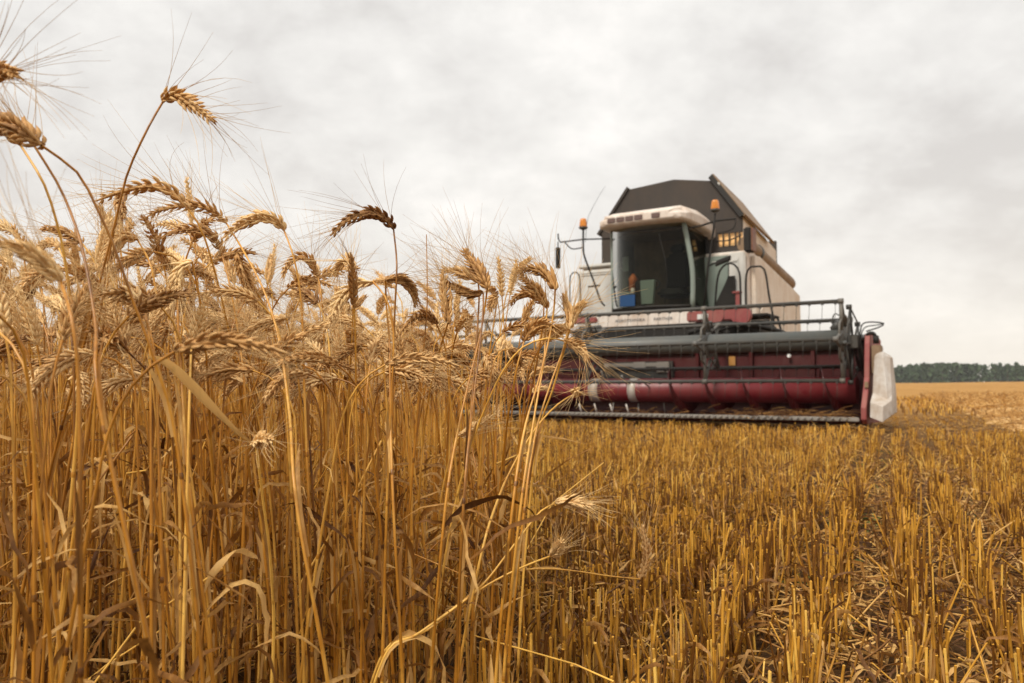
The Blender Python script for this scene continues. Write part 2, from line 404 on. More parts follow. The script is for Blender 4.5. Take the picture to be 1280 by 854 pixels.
# traced individual stalks: depth, ear pixels (tip -> base), stem pixels (downwards), label
HERO = [
 (0.80, [(268,153),(242,132),(218,119),(204,127)], [(185,160),(160,215),(148,262),(128,340),(105,430),(60,600)], 'tall dark ear nodding right alone against the sky, long awns spreading right', 0.3),
 (0.58, [(24,92),(5,88),(-20,95),(-42,118)], [(-60,200),(-75,400)], 'blurred ear tip reaching in at the upper left border of the photo', 0.35),
 (0.66, [(-48,178),(-20,160),(20,160),(52,182)], [(97,216),(120,258),(140,302),(165,372),(195,455),(222,560)], 'rightmost of three bowed bare stems whose ears point off to the left', 0.35),
 (0.68, [(-50,168),(-15,150),(22,158),(44,184)], [(75,235),(97,290),(108,335),(120,410),(127,520)], 'middle of three bowed bare stems whose ears point off to the left', 0.4),
 (0.70, [(-62,185),(-25,160),(8,165),(26,182)], [(55,230),(72,282),(82,330),(92,410),(97,520)], 'leftmost of three bowed bare stems whose ears point off to the left', 0.4),
 (0.88, [(118,252),(150,240),(190,232),(216,241),(236,262)], [(253,290),(270,345),(283,400),(297,465),(310,570),(320,700)], 'long brown ear arching flat above the tangle of paler ears', 0.45),
 (0.95, [(182,272),(205,261),(240,256),(264,263),(283,279)], [(305,315),(331,366),(350,430),(362,520),(372,640)], 'arched ear tucked beneath the end of the long flat brown ear', 0.5),
 (0.95, [(278,298),(300,281),(325,272),(345,276),(355,288)], [(366,318),(374,355),(378,400),(381,500),(386,640)], 'brown ear hooked over to the left on the right rim of the tangle', 0.5),
 (1.10, [(352,348),(360,330),(375,321),(388,328),(397,346)], [(401,364),(405,420),(408,560)], 'small dark brown ear hooked over beside a pale curled one', 0.1),
 (0.85, [(222,376),(222,352),(226,334),(240,327)], [(250,375),(256,420),(262,520),(270,700)], 'pale ear folded straight down in front of the tangle', 0.75),
 (0.95, [(413,295),(434,275),(460,266),(480,272),(492,287)], [(496,330),(494,380),(492,430),(490,520),(484,640)], 'dark ear bowed left on a tall lone stem against the sky', 0.2),
 (1.00, [(579,311),(588,325),(600,343),(609,361)], [(606,385),(600,420),(588,470),(572,540),(556,640)], 'dark thick ear leaning up to the left with fanned awns on both sides', 0.2),
 (1.00, [(554,342),(555,360),(558,382),(560,404)], [(552,430),(540,475),(528,560),(520,700)], 'upright spindle shaped ear standing vertically among drooping ones', 0.4),
 (1.00, [(650,337),(668,336),(685,344),(694,362)], [(692,390),(685,430),(672,480),(655,540),(640,640)], 'brown ear hooked left at the top of the cluster near the mirror', 0.35),
 (1.02, [(650,344),(662,355),(672,366),(684,386)], [(682,410),(680,450),(668,520),(650,640)], 'ear leaning left directly below the hooked brown ear near the mirror', 0.5),
 (1.05, [(636,380),(650,368),(666,367),(680,380)], [(678,410),(668,470),(650,560),(640,700)], 'grey brown ear lying nearly level left of the leaning ear', 0.45),
 (1.00, [(704,366),(708,380),(713,395),(712,412)], [(706,435),(700,455),(690,490),(676,530),(665,600)], 'upright pale ear forming the left arm of a forked pair', 0.7),
 (1.02, [(732,376),(723,385),(716,395),(710,411)], [(703,440),(690,475),(670,540),(655,640)], 'pale ear forming the right arm of a forked pair', 0.6),
 (0.98, [(697,411),(682,404),(667,410),(655,427)], [(644,470),(630,560),(618,700)], 'brown ear bent right just below the forked pair of pale ears', 0.3),
 (0.98, [(735,452),(729,438),(718,430),(704,426)], [(690,423),(670,426),(650,437),(630,462),(610,502),(588,560),(565,650)], 'ear on a sweeping curved stem, white awns trailing right over the reel', 0.7),
 (1.05, [(730,486),(726,489),(722,491),(717,493)], [(705,500),(690,512),(670,535),(645,575),(622,625),(600,700)], 'star shaped awn tuft of an ear seen end on before the header', 0.85),
 (0.97, [(742,633),(728,630),(712,627),(694,629)], [(675,640),(655,665),(632,695),(606,728),(570,760),(530,790),(480,815)], 'pale bent straw with a small ear, leaning right across the stubble', 0.95),
 (0.96, [(702,676),(699,683),(695,689),(689,695)], [(660,706),(630,720),(600,737),(560,766),(520,794),(482,818)], 'pale broken straw sloping right below the bent one with a small ear', 0.95),
 (1.30, [(802,655),(807,680),(808,702),(800,724)], [(760,720),(720,714),(680,711),(640,716),(600,740),(560,800)], 'stalk lying level over the stubble with a brown ear rising at its end', 0.35),
 (1.10, [(615,520),(601,530),(587,539),(574,546)], [(566,560),(552,620),(545,700)], 'pale low ear pointing right among bare stems', 0.85),
 (0.50, [(-14,300),(18,308),(50,325),(76,352)], [(90,400),(98,470),(100,600)], 'very large blurred ear close to the lens at the left border', 0.45),
 (1.02, [(418,346),(423,332),(434,325),(441,338)], [(441,400),(436,500),(430,640)], 'pale tightly curled ear beneath the lone dark bowed ear', 0.75),
 (0.98, [(522,383),(515,362),(500,349),(482,351)], [(483,385),(487,430),(488,520),(492,640)], 'ear drooping to the right from behind the tall lone stem', 0.4),
 (0.92, [(405,418),(416,392),(428,370),(446,355),(466,352)], [(482,372),(490,400),(492,440),(486,560)], 'pale golden ear arching left and down behind the tall lone stem', 0.65),
 (1.02, [(552,337),(570,339),(586,345),(598,354)], [(599,372),(596,420),(590,500),(580,640)], 'short ear pointing left behind the dark thick leaning ear', 0.5),
 (1.00, [(553,352),(572,361),(589,367),(604,366)], [(604,385),(600,430),(592,500),(580,620)], 'brown ear lying level beneath the dark thick leaning ear', 0.3),
 (1.15, [(612,389),(614,381),(617,373),(622,371)], [(618,400),(612,440),(604,520),(598,620)], 'tiny folded ear standing apart in the gap before the reel', 0.4),
 (0.72, [(350,541),(341,545),(331,548),(320,556)], [(328,620),(338,700),(342,800)], 'stalk with a broad dry leaf slanting up and a short white tuft', 0.85),
 (0.90, [(155,275),(152,262),(150,250),(158,240)], [(150,262),(140,300),(132,350),(118,430),(90,560)], 'short brown ear hanging down behind the long flat brown ear', 0.3),
 (0.90, [(132,340),(140,310),(155,297),(172,300)], [(188,330),(196,370),(205,420),(214,520)], 'brown ear folded over at the left of the tangle', 0.35),
 (1.00, [(195,302),(215,290),(245,286),(270,300),(278,320)], [(288,360),(300,430),(310,520)], 'ear curving round under the arched pair in the tangle', 0.5),
 (0.95, [(318,375),(308,350),(300,330),(296,316)], [(318,360),(338,400),(352,470),(360,560)], 'dense ear hanging almost straight down on the right rim of the tangle', 0.55),
 (0.85, [(186,410),(200,395),(212,380),(224,358)], [(226,330),(222,380),(226,460),(236,600)], 'heavy ear slumped down left below the folded pale one', 0.55),
 (0.92, [(282,440),(305,420),(330,404),(358,398)], [(368,440),(378,520),(386,620)], 'pale ear slanting down left below the tangle', 0.7),
 (1.00, [(240,470),(262,464),(285,466),(308,480)], [(322,520),(335,600),(344,700)], 'pale ear lying level over the dense stems at mid height', 0.8),
]
BARE = (1.0, [(533,293),(534,352),(533,400),(525,480),(515,600),(505,760)])

def hero_stalk(Z, ear, stem, label, tint, idx):
    r = np.random.default_rng(100 + idx + (900 if 'straight down on the right' in label else 0))
    dz = r.uniform(-0.012, 0.012)
    E = np.array([at(x, y, Z + dz * i) for i, (x, y) in enumerate(ear)])[::-1]          # base -> tip
    if 'end on' in label:
        E = np.array([at(717, 493, Z), at(719, 491, Z - .018), at(720, 489, Z - .036), at(720, 487, Z - .05)])
    if 'white tuft' in label:
        E = np.array([at(320, 556, Z), at(326, 551, Z - .015), at(332, 549, Z - .025), at(338, 549, Z - .034)])
    leanz = r.uniform(-0.0006, 0.0006)
    S = [at(x, y, Z + leanz * (y - ear[-1][1])) for x, y in stem]
    last = S[-1]; prev = S[-2]
    if last[2] > 0.005:
        d = (last - prev) / max(1e-3, prev[2] - last[2]) if prev[2] > last[2] else np.array([0, 0, -1.])
        k = last[2]; slope = np.clip(d[0], -0.5, 0.5)
        S.append(last + np.array([slope * k * 0.3, 0, -k * 0.5])); S.append(last + np.array([slope * k * 0.45, 0, -k - 0.004]))
    P = np.array(S)[::-1]                                                      # root -> neck
    P = spline(np.vstack([P, E[0]]), 44)
    root = P[0].copy()
    t = empty('wheat_stalk', root)
    tag(t, label, 'wheat stalk', 'individual wheat stalks in front')
    nb = NB(); stem_geo(nb, P - root, k=8, tint=tint * .5 + .3, r=r)
    for i0 in (8, 18, 27): sheath_geo(nb, P - root, i0, i0 + r.integers(4, 8), .0019, 1, r.uniform(.4, .95), r)
    new_obj('stem', nb.mesh('stem', [M_STEM, M_LEAF]), t)
    nb = NB(); L = np.linalg.norm(np.diff(E, axis=0), axis=1).sum()
    spread = 1.0
    awn = 0.085
    if 'end on' in label: spread = 1.9; awn = 0.05
    if 'white tuft' in label: spread = 1.8; awn = 0.028
    if 'broken straw' in label or 'bent straw' in label: spread = .7; awn = .045
    tint = .30 + .62 * tint
    ear_geo(nb, E - root, size=(0.90 if L > 0.06 else 0.78) * r.uniform(.9, 1.1), awn=awn, lod=3, tint=tint, spread=spread, r=r)
    new_obj('ear', nb.mesh('ear', [M_EAR, M_AWN]), t)
    if 'broad dry leaf' in label:
        lp = spline(np.array([at(x, y, Z + .0) for x, y in [(321,556),(305,546),(285,528),(262,505),(238,480),(216,459),(198,449),(186,447)]]) - root, 18)
        nb = NB(); s = np.linspace(0, 1, 18)
        ribbon(nb, lp, 0.021 * np.interp(s, [0, .15, .5, .8, 1], [.25, .75, 1, .6, .15]), 0.7, 0.35, 0, 0.75)
        new_obj('leaf', nb.mesh('leaf', [M_LEAF]), t)
    for _ in range(r.integers(0, 3)):
        nb = NB(); i = r.integers(8, 24)
        leaf_geo(nb, P[i] - root, r.uniform(0, 2 * pi), r.uniform(.1, .2), r.uniform(.005, .009), 0, r.uniform(.3, .8), r=r)
        new_obj('leaf', nb.mesh('leaf', [M_LEAF]), t)
    return t
for i, (Z, ear, stem, label, tint) in enumerate(HERO):
    hero_stalk(Z, ear, stem, label, tint, i)
def bare():
    Z, px = BARE; P = np.array([at(x, y, Z) for x, y in px])[::-1]
    root = P[0].copy(); root[2] = 0; P = spline(np.vstack([root, P]), 40)
    t = empty('wheat_stalk', root); tag(t, 'thin bare upright stem without an ear, pointed tip against the sky', 'wheat stalk', 'individual wheat stalks in front')
    nb = NB(); stem_geo(nb, P - root, r_top=0.0005, r_mid=.0014, k=8, tint=.45); new_obj('stem', nb.mesh('stem', [M_STEM]), t)
bare()

# prototypes for the remaining individual stalks
def copy_tree(o, parent=None):
    c = o.copy(); COL.objects.link(c)
    if parent is not None: c.parent = parent
    for ch in o.children: copy_tree(ch, c)
    return c
def params(r):
    h = r.normal(0.575, 0.05); return dict(h=h, lean=(abs(r.normal(0, 0.14)) if r.random() < .8 else r.uniform(.25, .5)), bend=r.uniform(1.0, 2.5) if r.random() < 0.85 else r.uniform(.1, .6), earL=r.uniform(.055, .085))
LAB = 'golden wheat stalk with a bearded ear inside the dense uncut crop'
protos = []
def crop_scale(x, y):
    # the crop stands a little lower towards its open edge; the traced tall stalks rise above it
    q = CX + F_PX * x / y
    top = np.interp(q, [-100, 0, 130, 280, 350, 400, 560, 640, 700], [330, 300, 262, 285, 320, 352, 368, 392, 405])
    if y < 0.9: top += 120
    z = 0.5 + (485 - top - 170 * rng.random() ** 0.8) * y / F_PX
    return float(np.clip(z, 0.575, 0.74) / 0.60)
for k in range(18):
    r = np.random.default_rng(500 + k); p = params(r); p['h'] = 0.575 + r.uniform(-.03, .03); p['lean'] = min(p['lean'], .2)
    S, E = stalk_path(p['h'], p['lean'], 0, p['bend'], p['earL'], r, 30)
    t = empty('wheat_stalk'); tag(t, LAB, 'wheat stalk', 'wheat stalks of the dense crop')
    tint = r.uniform(.3, .7)
    nb = NB(); stem_geo(nb, S, k=7, tint=tint, r=r)
    for i0 in (5, 13): sheath_geo(nb, S, i0, i0 + r.integers(4, 7), .0019, 1, r.uniform(.3, .95), r)
    new_obj('stem', nb.mesh('stem', [M_STEM, M_LEAF]), t)
    nb = NB(); ear_geo(nb, E, size=r.uniform(.76, .95), awn=r.uniform(.05, .07), lod=2, tint=r.uniform(.35, .8), r=r); new_obj('ear', nb.mesh('ear', [M_EAR, M_AWN]), t)
    for q in range(r.integers(1, 4)):
        nb = NB(); i = r.integers(6, 19)
        leaf_geo(nb, S[i], r.uniform(0, 2 * pi), r.uniform(.09, .2), r.uniform(.003, .007), 0, r.uniform(.25, .8), r=r)
        new_obj('leaf', nb.mesh('leaf', [M_LEAF]), t)
    protos.append(t)

def scatter(y0, y1, dens, xmin_k=-0.74):
    n = int((y1 - y0) * (abs(xmin_k) * y1 + 0.6) * dens)
    y = rng.uniform(y0, y1, n); x = rng.uniform(xmin_k * y1 - 0.3, 0.2, n)
    ex = edge_x(y)
    frac = np.clip((ex - x) / 0.10, 0, 1)              # thinner at the very edge
    keep = (x < ex) & (x > xmin_k * y - 0.25) & (rng.random(n) < 0.35 + 0.65 * frac)
    return np.stack([x[keep], y[keep]], 1)
A_ = scatter(0.55, 1.75, 560)
A_ = A_[~((A_[:, 1] < 0.85) & (A_[:, 0] > -0.28))]
A_ = A_[(A_[:, 1] > 0.92) | (rng.random(len(A_)) < np.interp(A_[:, 1], [.55, .92], [.30, .6]))]
A_ = A_[np.argsort(np.hypot(A_[:, 0], A_[:, 1]))]
n_ind = 300 - len(HERO) - 1
# nearest stalks are lower than the traced ones so those stay free against the sky
ind, rest = A_[:n_ind], A_[n_ind:]
print('near stalks', len(A_), 'individual', len(ind))
def azim(r):
    return r.uniform(0, 2 * pi) if r.random() < 0.45 else r.normal(pi, 0.9)
for i, (x, y) in enumerate(ind):
    o = protos[i] if i < len(protos) else copy_tree(protos[rng.integers(len(protos))])
    o.location = (x, y, float(terrain(x, y)) - .004)
    s = crop_scale(x, y)
    o.scale = (1, 1, s)
    o.scale = (s * .5 + .5,) * 2 + (s,)
    o.rotation_euler = (0, 0, azim(rng))
    o['label'] = LAB
# stuff: the uncountable rest of the crop
def lod_protos(lod, n, seed, k):
    L = []
    for j in range(n):
        r = np.random.default_rng(seed + j); p = params(r)
        S, E = stalk_path(p['h'], p['lean'], 0, p['bend'], p['earL'], r, {2: 22, 1: 12, 0: 7}[lod])
        nb = NB(); tint = r.uniform(.25, .7)
        f = {2: 1.0, 1: 1.1, 0: 1.6}[lod]
        stem_geo(nb, S, .0011 * f, .0015 * f, .0019 * f, k=k, mat=0, tint=tint, nodes=lod == 2, r=r)
        ear_geo(nb, E, size=r.uniform(.76, .96) * (1.35 if lod == 0 else 1), awn=r.uniform(.04, .065), lod=min(lod, 2), tint=r.uniform(.3, .85), m_e=1, m_a=2, r=r)
        for q in range({2: 2, 1: 1, 0: 0}[lod]):
            i = r.integers(2, len(S) * 2 // 3)
            leaf_geo(nb, S[i], r.uniform(0, 2 * pi), r.uniform(.09, .2), r.uniform(.003, .007), 3, r.uniform(.2, .8), n=9 if lod == 2 else 6, r=r)
        L.append(nb.arrays())
    return L
def place_many(nb, P, L, smin=0.9, smax=1.1, azf=azim, zoff=-.004, kf=None, dt=0.0):
    for (x, y) in P:
        v, f, m, t = L[rng.integers(len(L))]
        a = azf(rng); c, s = cos(a), sin(a); k = rng.uniform(smin, smax)
        V = np.empty_like(v); V[:, 0] = (v[:, 0] * c - v[:, 1] * s) + x; V[:, 1] = (v[:, 0] * s + v[:, 1] * c) + y
        if kf is not None: k = kf(x, y)
        V[:, 2] = v[:, 2] * k + float(terrain(x, y)) + zoff
        nb.add(V, f, m, np.clip(t + dt + rng.uniform(-.15, .15), 0, 1))
nb = NB()
L2 = lod_protos(2, 16, 900, 6); L1 = lod_protos(1, 16, 950, 5); L0 = lod_protos(0, 14, 990, 3)
place_many(nb, rest, L2, kf=crop_scale)
place_many(nb, scatter(1.75, 2.6, 430), L2, .9, 1.16, dt=-.06)  # lower tint puts the shade inside the crop into the straw colour
place_many(nb, scatter(2.6, 5.0, 190), L1, .9, 1.16)
place_many(nb, scatter(5.0, 9.0, 70), L1)
place_many(nb, scatter(9.0, 18.0, 36), L0)
place_many(nb, scatter(18.0, 45.0, 7), L0)
# broken and leaning straws tangled between the standing stems
T_ = scatter(.70, 3.2, 330)
for (x, y) in T_:
    if y < .9 and x > -.3: continue
    z = rng.uniform(.01, .42); L = rng.uniform(.10, .38); a = rng.uniform(0, 2 * pi); e = rng.uniform(-.3, 1.45); L = min(L, max(.05, .46 - z))
    if rng.random() < .45:
        leaf_geo(nb, (x, y, z), a, L * .5, rng.uniform(.003, .008), 3, rng.uniform(.05, .95), n=9, rise=1.6); continue
    d = np.array([cos(a) * cos(e), sin(a) * cos(e), sin(e)]) * L; p = np.array([x, y, z]); bq = rng.normal(0, .07, 3) * L
    tube(nb, np.maximum([p, p + d * .5 + bq, p + d], [-9, -9, .003]), rng.uniform(.0007, .0016), 5, 0, rng.uniform(.0, .9))
print('crop faces', sum(len(x) for x in nb.f))
tag(new_obj('wheat_crop', nb.mesh('wheat_crop', [M_STEM, M_EAR, M_AWN, M_LEAF])), 'dense uncut ripe wheat filling the field to the left of the harvester', 'wheat crop', kind='stuff')

# ------------------------------------------------------------------ stubble
YAW = radians(-33.1)
CO = np.array([4.0, 9.5, 0]) - np.array([cos(YAW), sin(YAW), 0]) * 3.45
def stub_mesh_arrays(r, h, k=6, leaves=1, rad=None):
    nb = NB(); rad = rad or r.uniform(.0014, .0025)
    lean = abs(r.normal(0, .13)) if r.random() < .87 else r.uniform(.35, 1.0); a = r.uniform(0, 2 * pi)
    s = np.linspace(0, 1, 4)[:, None]
    P = np.array([[0, 0, -.005]]) + s * np.array([[cos(a) * sin(lean) * h, sin(a) * sin(lean) * h, cos(lean) * h]])
    tint = r.uniform(.12, .85)
    tube(nb, P, [rad * 1.15, rad * 1.1, rad, rad], k, 0, tint, cap=False)
    if k == 6:                                     # hollow pale cut end, slightly slanted
        ang = np.arange(6) * pi / 3; T, A, B = frames(P)
        tl = r.uniform(-.8, .8)
        ring = P[-1] + rad * (np.cos(ang)[:, None] * A[-1] + np.sin(ang)[:, None] * B[-1])
        mid = P[-1] + T[-1] * .0012 + rad * .55 * (np.cos(ang)[:, None] * A[-1] + np.sin(ang)[:, None] * B[-1]) + (np.cos(ang) * tl * rad)[:, None] * T[-1]
        inn = P[-1] - T[-1] * .004 + rad * .45 * (np.cos(ang)[:, None] * A[-1] + np.sin(ang)[:, None] * B[-1])
        V = np.vstack([ring, mid, inn]); i = np.arange(6); j = (i + 1) % 6
        nb.add(V, np.vstack([np.stack([i, j, j + 6, i + 6], -1), np.stack([i + 6, j + 6, j + 12, i + 12], -1)]), 1, .6)
        nb.add(inn, [[0, 1, 2, 3], [3, 4, 5, 0]], 1, .1)
        nz = r.uniform(.25, .7); q = P[0] + (P[-1] - P[0]) * nz; d = (P[-1] - P[0]) / h
        tube(nb, [q - d * .003, q, q + d * .003], [rad * 1.05, rad * 1.3, rad * 1.05], 6, 0, tint - .25)
    for q in range(leaves):
        if r.random() < .5:                        # split leaf sheath hugging the stub
            f0 = r.uniform(.1, .5); aa = r.uniform(0, 6.3); sh = np.array([cos(aa), sin(aa), 0]) * rad * 1.5
            ss = np.linspace(f0, min(1.04, f0 + r.uniform(.25, .6)), 5)[:, None]
            ribbon(nb, P[0] + (P[-1] - P[0]) * ss + sh * (1 + 1.5 * (ss - f0)), rad * np.array([1.2, 2.4, 2.6, 2.0, .4]), r.uniform(-1, 1), r.uniform(0, 3), 2, r.uniform(.3, .95))
        if r.random() < .5:
            leaf_geo(nb, P[0] + (P[-1] - P[0]) * r.uniform(.2, .8), r.uniform(0, 2 * pi), r.uniform(.04, .12), r.uniform(.004, .008), 2, r.uniform(.2, .8), n=7, r=r)
    return nb.arrays()
def stub_points(y0, y1, dens, xk=0.74):
    xm = xk * y1 + .4; xr = xm + 1.4; xl = -.4; n = int((y1 - y0) * (xr - xl) * dens) if y1 < 14 else int((y1 - y0) * (xm * 2) * dens)
    if y1 >= 14: xl = -xm; xr = xm
    y = rng.uniform(y0, y1, n); x = rng.uniform(min(xl, float(edge_x(y1)) - .1), xr, n)
    rr = x * RN[0] + y * RN[1]
    # pull on to the drilled rows
    k = np.round((rr - 0.0175) / 0.155); tgt = 0.0175 + 0.155 * k
    new = tgt + (rng.normal(0, 0.024, n))
    x = x + (new - rr) * RN[0]; y = y + (new - rr) * RN[1]
    x = x + 0.03 * np.sin(y * 1.7 + k) * 0.3
    keep = (x > edge_x(y) - 0.02) & (x < xk * y + 1.5)
    rr = new
    for g in (-.06, .25, 1.65, 1.96):                       # wheel-pressed gaps
        keep &= ~((np.abs(rr - g) < .062) & (rng.random(n) < .8))
    # patchiness
    pt = np.sin(x * 5.1 + y * 2.3) * np.sin(y * 3.7 - x * 1.9)
    keep &= rng.random(n) < 0.78 + .3 * pt
    return np.stack([x[keep], y[keep]], 1)
SP = stub_points(0.9, 3.2, 1350)
SP = SP[np.argsort(np.hypot(SP[:, 0], SP[:, 1]))]
# the nearest ones that fall inside the picture become individuals
vis = (np.abs(SP[:, 0]) < 0.66 * SP[:, 1]) & (SP[:, 1] > 1.0) & (0.5 - 0.17 < 0.385 * SP[:, 1] + .08)
ii = np.where(vis)[0][:300]; mask = np.zeros(len(SP), bool); mask[ii] = True
sv = []
for k in range(16):
    r = np.random.default_rng(1300 + k)
    sv.append(mesh_from('stubble_stalk', *stub_mesh_arrays(r, r.uniform(.12, .2), leaves=2), [M_STUB, M_CUT, M_LEAF]))
def htrack(x, y):
    h = 0.90 + .16 * sin(x * 2.1 + y * 1.3) * sin(y * 2.9) + .1 * sin(x * 7.3 - y * 5.1)
    q = (np.array([x, y]) - CO[:2]) @ np.array([-sin(YAW), cos(YAW)])          # pressed low in front of and under the header
    return h * np.interp(y, [2, 6, 9], [1, .85, .68]) * np.interp(q, [-1.6, -.5, -.3], [1, .8, .3])
def kst(x, y): return htrack(x, y) * rng.uniform(.7, 1.2)

for (x, y) in SP[mask]:
    o = new_obj('stubble_stalk', sv[rng.integers(16)]); o.location = (x, y, float(terrain(x, y)))
    o.rotation_euler = (0, 0, rng.uniform(0, 2 * pi)); o.scale = (1, 1, htrack(x, y) * rng.uniform(.75, 1.2))
    tag(o, 'short cut golden straw stub standing in the nearest rows of the mown field', 'stubble stalk', 'nearest stubble stalks')
u2 = lambda r: r.uniform(0, 2 * pi)
SL2 = [stub_mesh_arrays(np.random.default_rng(1400 + k), np.random.default_rng(k).uniform(.10, .2), leaves=2) for k in range(30)]
SL1 = [stub_mesh_arrays(np.random.default_rng(1500 + k), np.random.default_rng(k).uniform(.12, .19), k=4, leaves=1) for k in range(24)]
SL0 = [stub_mesh_arrays(np.random.default_rng(1600 + k), np.random.default_rng(k).uniform(.12, .18), k=3, leaves=0, rad=.0042) for k in range(16)]
SLf = [stub_mesh_arrays(np.random.default_rng(1700 + k), np.random.default_rng(k).uniform(.12, .18), k=3, leaves=0, rad=.010) for k in range(16)]
nb = NB()
place_many(nb, SP[~mask], SL2, .8, 1.12, u2, kf=kst)
place_many(nb, stub_points(3.2, 6.5, 700), SL1, .8, 1.12, u2, kf=kst, dt=.06)  # tint raised here and farther out to colour in light on the tops
place_many(nb, stub_points(6.5, 13.5, 170), SL0, .8, 1.12, u2, kf=kst, dt=.08)
place_many(nb, stub_points(13.5, 36, 22), SLf, .5, .8, u2, dt=.12)
print('stubble faces', sum(len(x) for x in nb.f))
tag(new_obj('stubble', nb.mesh('stubble', [M_STUB, M_CUT, M_LEAF])), 'rows of short golden stubble over the harvested ground', 'stubble', kind='stuff')

# ------------------------------------------------------------------ litter, weeds, windrow
def litter(nb, P, zmax, lmin, lmax, rad, leafp=.35, k=3, m0=0, m1=1, tl=.25):
    for (x, y) in P:
        z = float(terrain(x, y)) + rng.uniform(.002, zmax); L = rng.uniform(lmin, lmax); a = rng.uniform(0, 2 * pi); e = rng.normal(0, tl)
        if rng.random() < leafp:
            leaf_geo(nb, (x, y, z), a, L, rng.uniform(.004, .009), m1, rng.uniform(.1, .9), n=7, rise=1.5)
        else:
            d = np.array([cos(a) * cos(e), sin(a) * cos(e), sin(e)]) * L; p = np.array([x, y, z])
            b = rng.normal(0, .06, 3) * L
            Q = np.array([p, p + d * .5 + b, p + d]); Q[:, 2] = np.maximum(Q[:, 2], float(terrain(x, y)) + .002)
            tube(nb, Q, rad * rng.uniform(.6, 1.2), k, m0, rng.uniform(0, 1) ** 1.5)
nb = NB()
def unif(y0, y1, dens, xk=.72):
    n = int((y1 - y0) * 2 * (xk * y1 + .2) * dens); y = rng.uniform(y0, y1, n); x = rng.uniform(-1, 1, n) * (xk * y1 + .2)
    kp = np.abs(x) < xk * y + .2; return np.stack([x[kp], y[kp]], 1)
litter(nb, unif(.9, 2.2, 800), .05, .04, .17, .0016, k=5, leafp=.45, tl=.35)
litter(nb, unif(2.2, 5, 240), .06, .05, .2, .0018, k=3)
litter(nb, unif(5, 12, 35), .06, .06, .22, .003, k=3)
# pressed straw in the two wheel gaps
def gap_pts(r0, wdt, s0, s1, n):
    s = rng.uniform(s0, s1, n); q = r0 + rng.normal(0, wdt, n); return np.stack([s * RD[0] + q * RN[0], s * RD[1] + q * RN[1]], 1)
litter(nb, gap_pts(-.06, .04, 1, 6, 500), .03, .05, .16, .0018, k=4)
litter(nb, gap_pts(.25, .045, 1, 6, 500), .03, .05, .18, .0018, k=4)
tag(new_obj('straw_litter', nb.mesh('straw_litter', [M_LIT, M_LEAF])), 'broken straw and curled dry leaves scattered between the stubble', 'straw litter', kind='stuff')
nb = NB()                                              # windrow: pale threshed straw laid in a band beyond the track
r0 = 4.25 * RN[0] + 6.6 * RN[1] + .25
s = np.concatenate([rng.uniform(1.2, 18, 10500), rng.uniform(18, 45, 6000)]); q = np.abs(rng.normal(0, 1, len(s)))
q = r0 + rng.uniform(0, 5.0, len(s)) ** 1.0
hx = 0.13 * np.clip((q - r0) / .5, 0, 1) * (0.7 + .5 * np.sin(s * 1.3) * np.sin(q * 2.1))
for x, y, h, sc in zip(s * RD[0] + q * RN[0], s * RD[1] + q * RN[1], hx, 1 + (s > 18) * 1.2):
    p = np.array([x, y, float(terrain(x, y)) + max(.01, h) * rng.uniform(.3, 1.25)]); a = rng.uniform(0, 2 * pi); e = rng.normal(.0, .4); L = rng.uniform(.10, .26) * sc
    d = np.array([cos(a) * cos(e), sin(a) * cos(e), sin(e)]) * L
    tube(nb, [p - d * .5, p + rng.normal(0, .02, 3), p + d * .5], .0045 * sc, 3, 0, rng.uniform(.0, .75))
# its packed core
ns, nq = 110, 16
ss = np.linspace(.8, 46, ns); qq = r0 + np.linspace(-.15, 5.2, nq); SG, QG = np.meshgrid(ss, qq, indexing='ij')
XG = SG * RD[0] + QG * RN[0]; YG = SG * RD[1] + QG * RN[1]
hh = .11 * np.clip((QG - r0 + .1) / .5, 0, 1) * np.clip((r0 + 5.2 - QG) / .5, 0, 1) * (0.7 + .45 * np.sin(SG * 1.3) * np.sin(QG * 2.1)) + rng.uniform(-.02, .02, SG.shape)
V = np.stack([XG, YG, terrain(XG, YG) + hh - .02], -1).reshape(-1, 3); idx = np.arange(len(V)).reshape(ns, nq)
nb.add(V, np.stack([idx[:-1, :-1], idx[:-1, 1:], idx[1:, 1:], idx[1:, :-1]], -1).reshape(-1, 4), 1, .6)
M_WIN = straw('windrow_straw', (0.20, 0.09, 0.022), (0.46, 0.245, 0.07), (0.66, 0.42, 0.16), .8, fine=30)
tag(new_obj('straw_windrow', nb.mesh('straw_windrow', [M_WIN, M_WIN])), 'pale threshed straw lying in a broad band right of the stubble track', 'straw', kind='stuff')
nb = NB()
for (x, y) in np.vstack([unif(1.5, 6, 3), gap_pts(-.06, .07, 2, 7, 30), gap_pts(.25, .07, 2, 7, 12)]):
    for j in range(rng.integers(4, 9)):
        leaf_geo(nb, (x + rng.normal(0, .012), y + rng.normal(0, .012), float(terrain(x, y))), rng.uniform(0, 6.3), rng.uniform(.03, .09), rng.uniform(.003, .007), 0, rng.uniform(.1, .9), n=6)
tag(new_obj('green_weeds', nb.mesh('green_weeds', [M_GREEN])), 'small green weeds sprouting between the stubble rows', 'weeds', kind='stuff')

# ================================================================== COMBINE HARVESTER

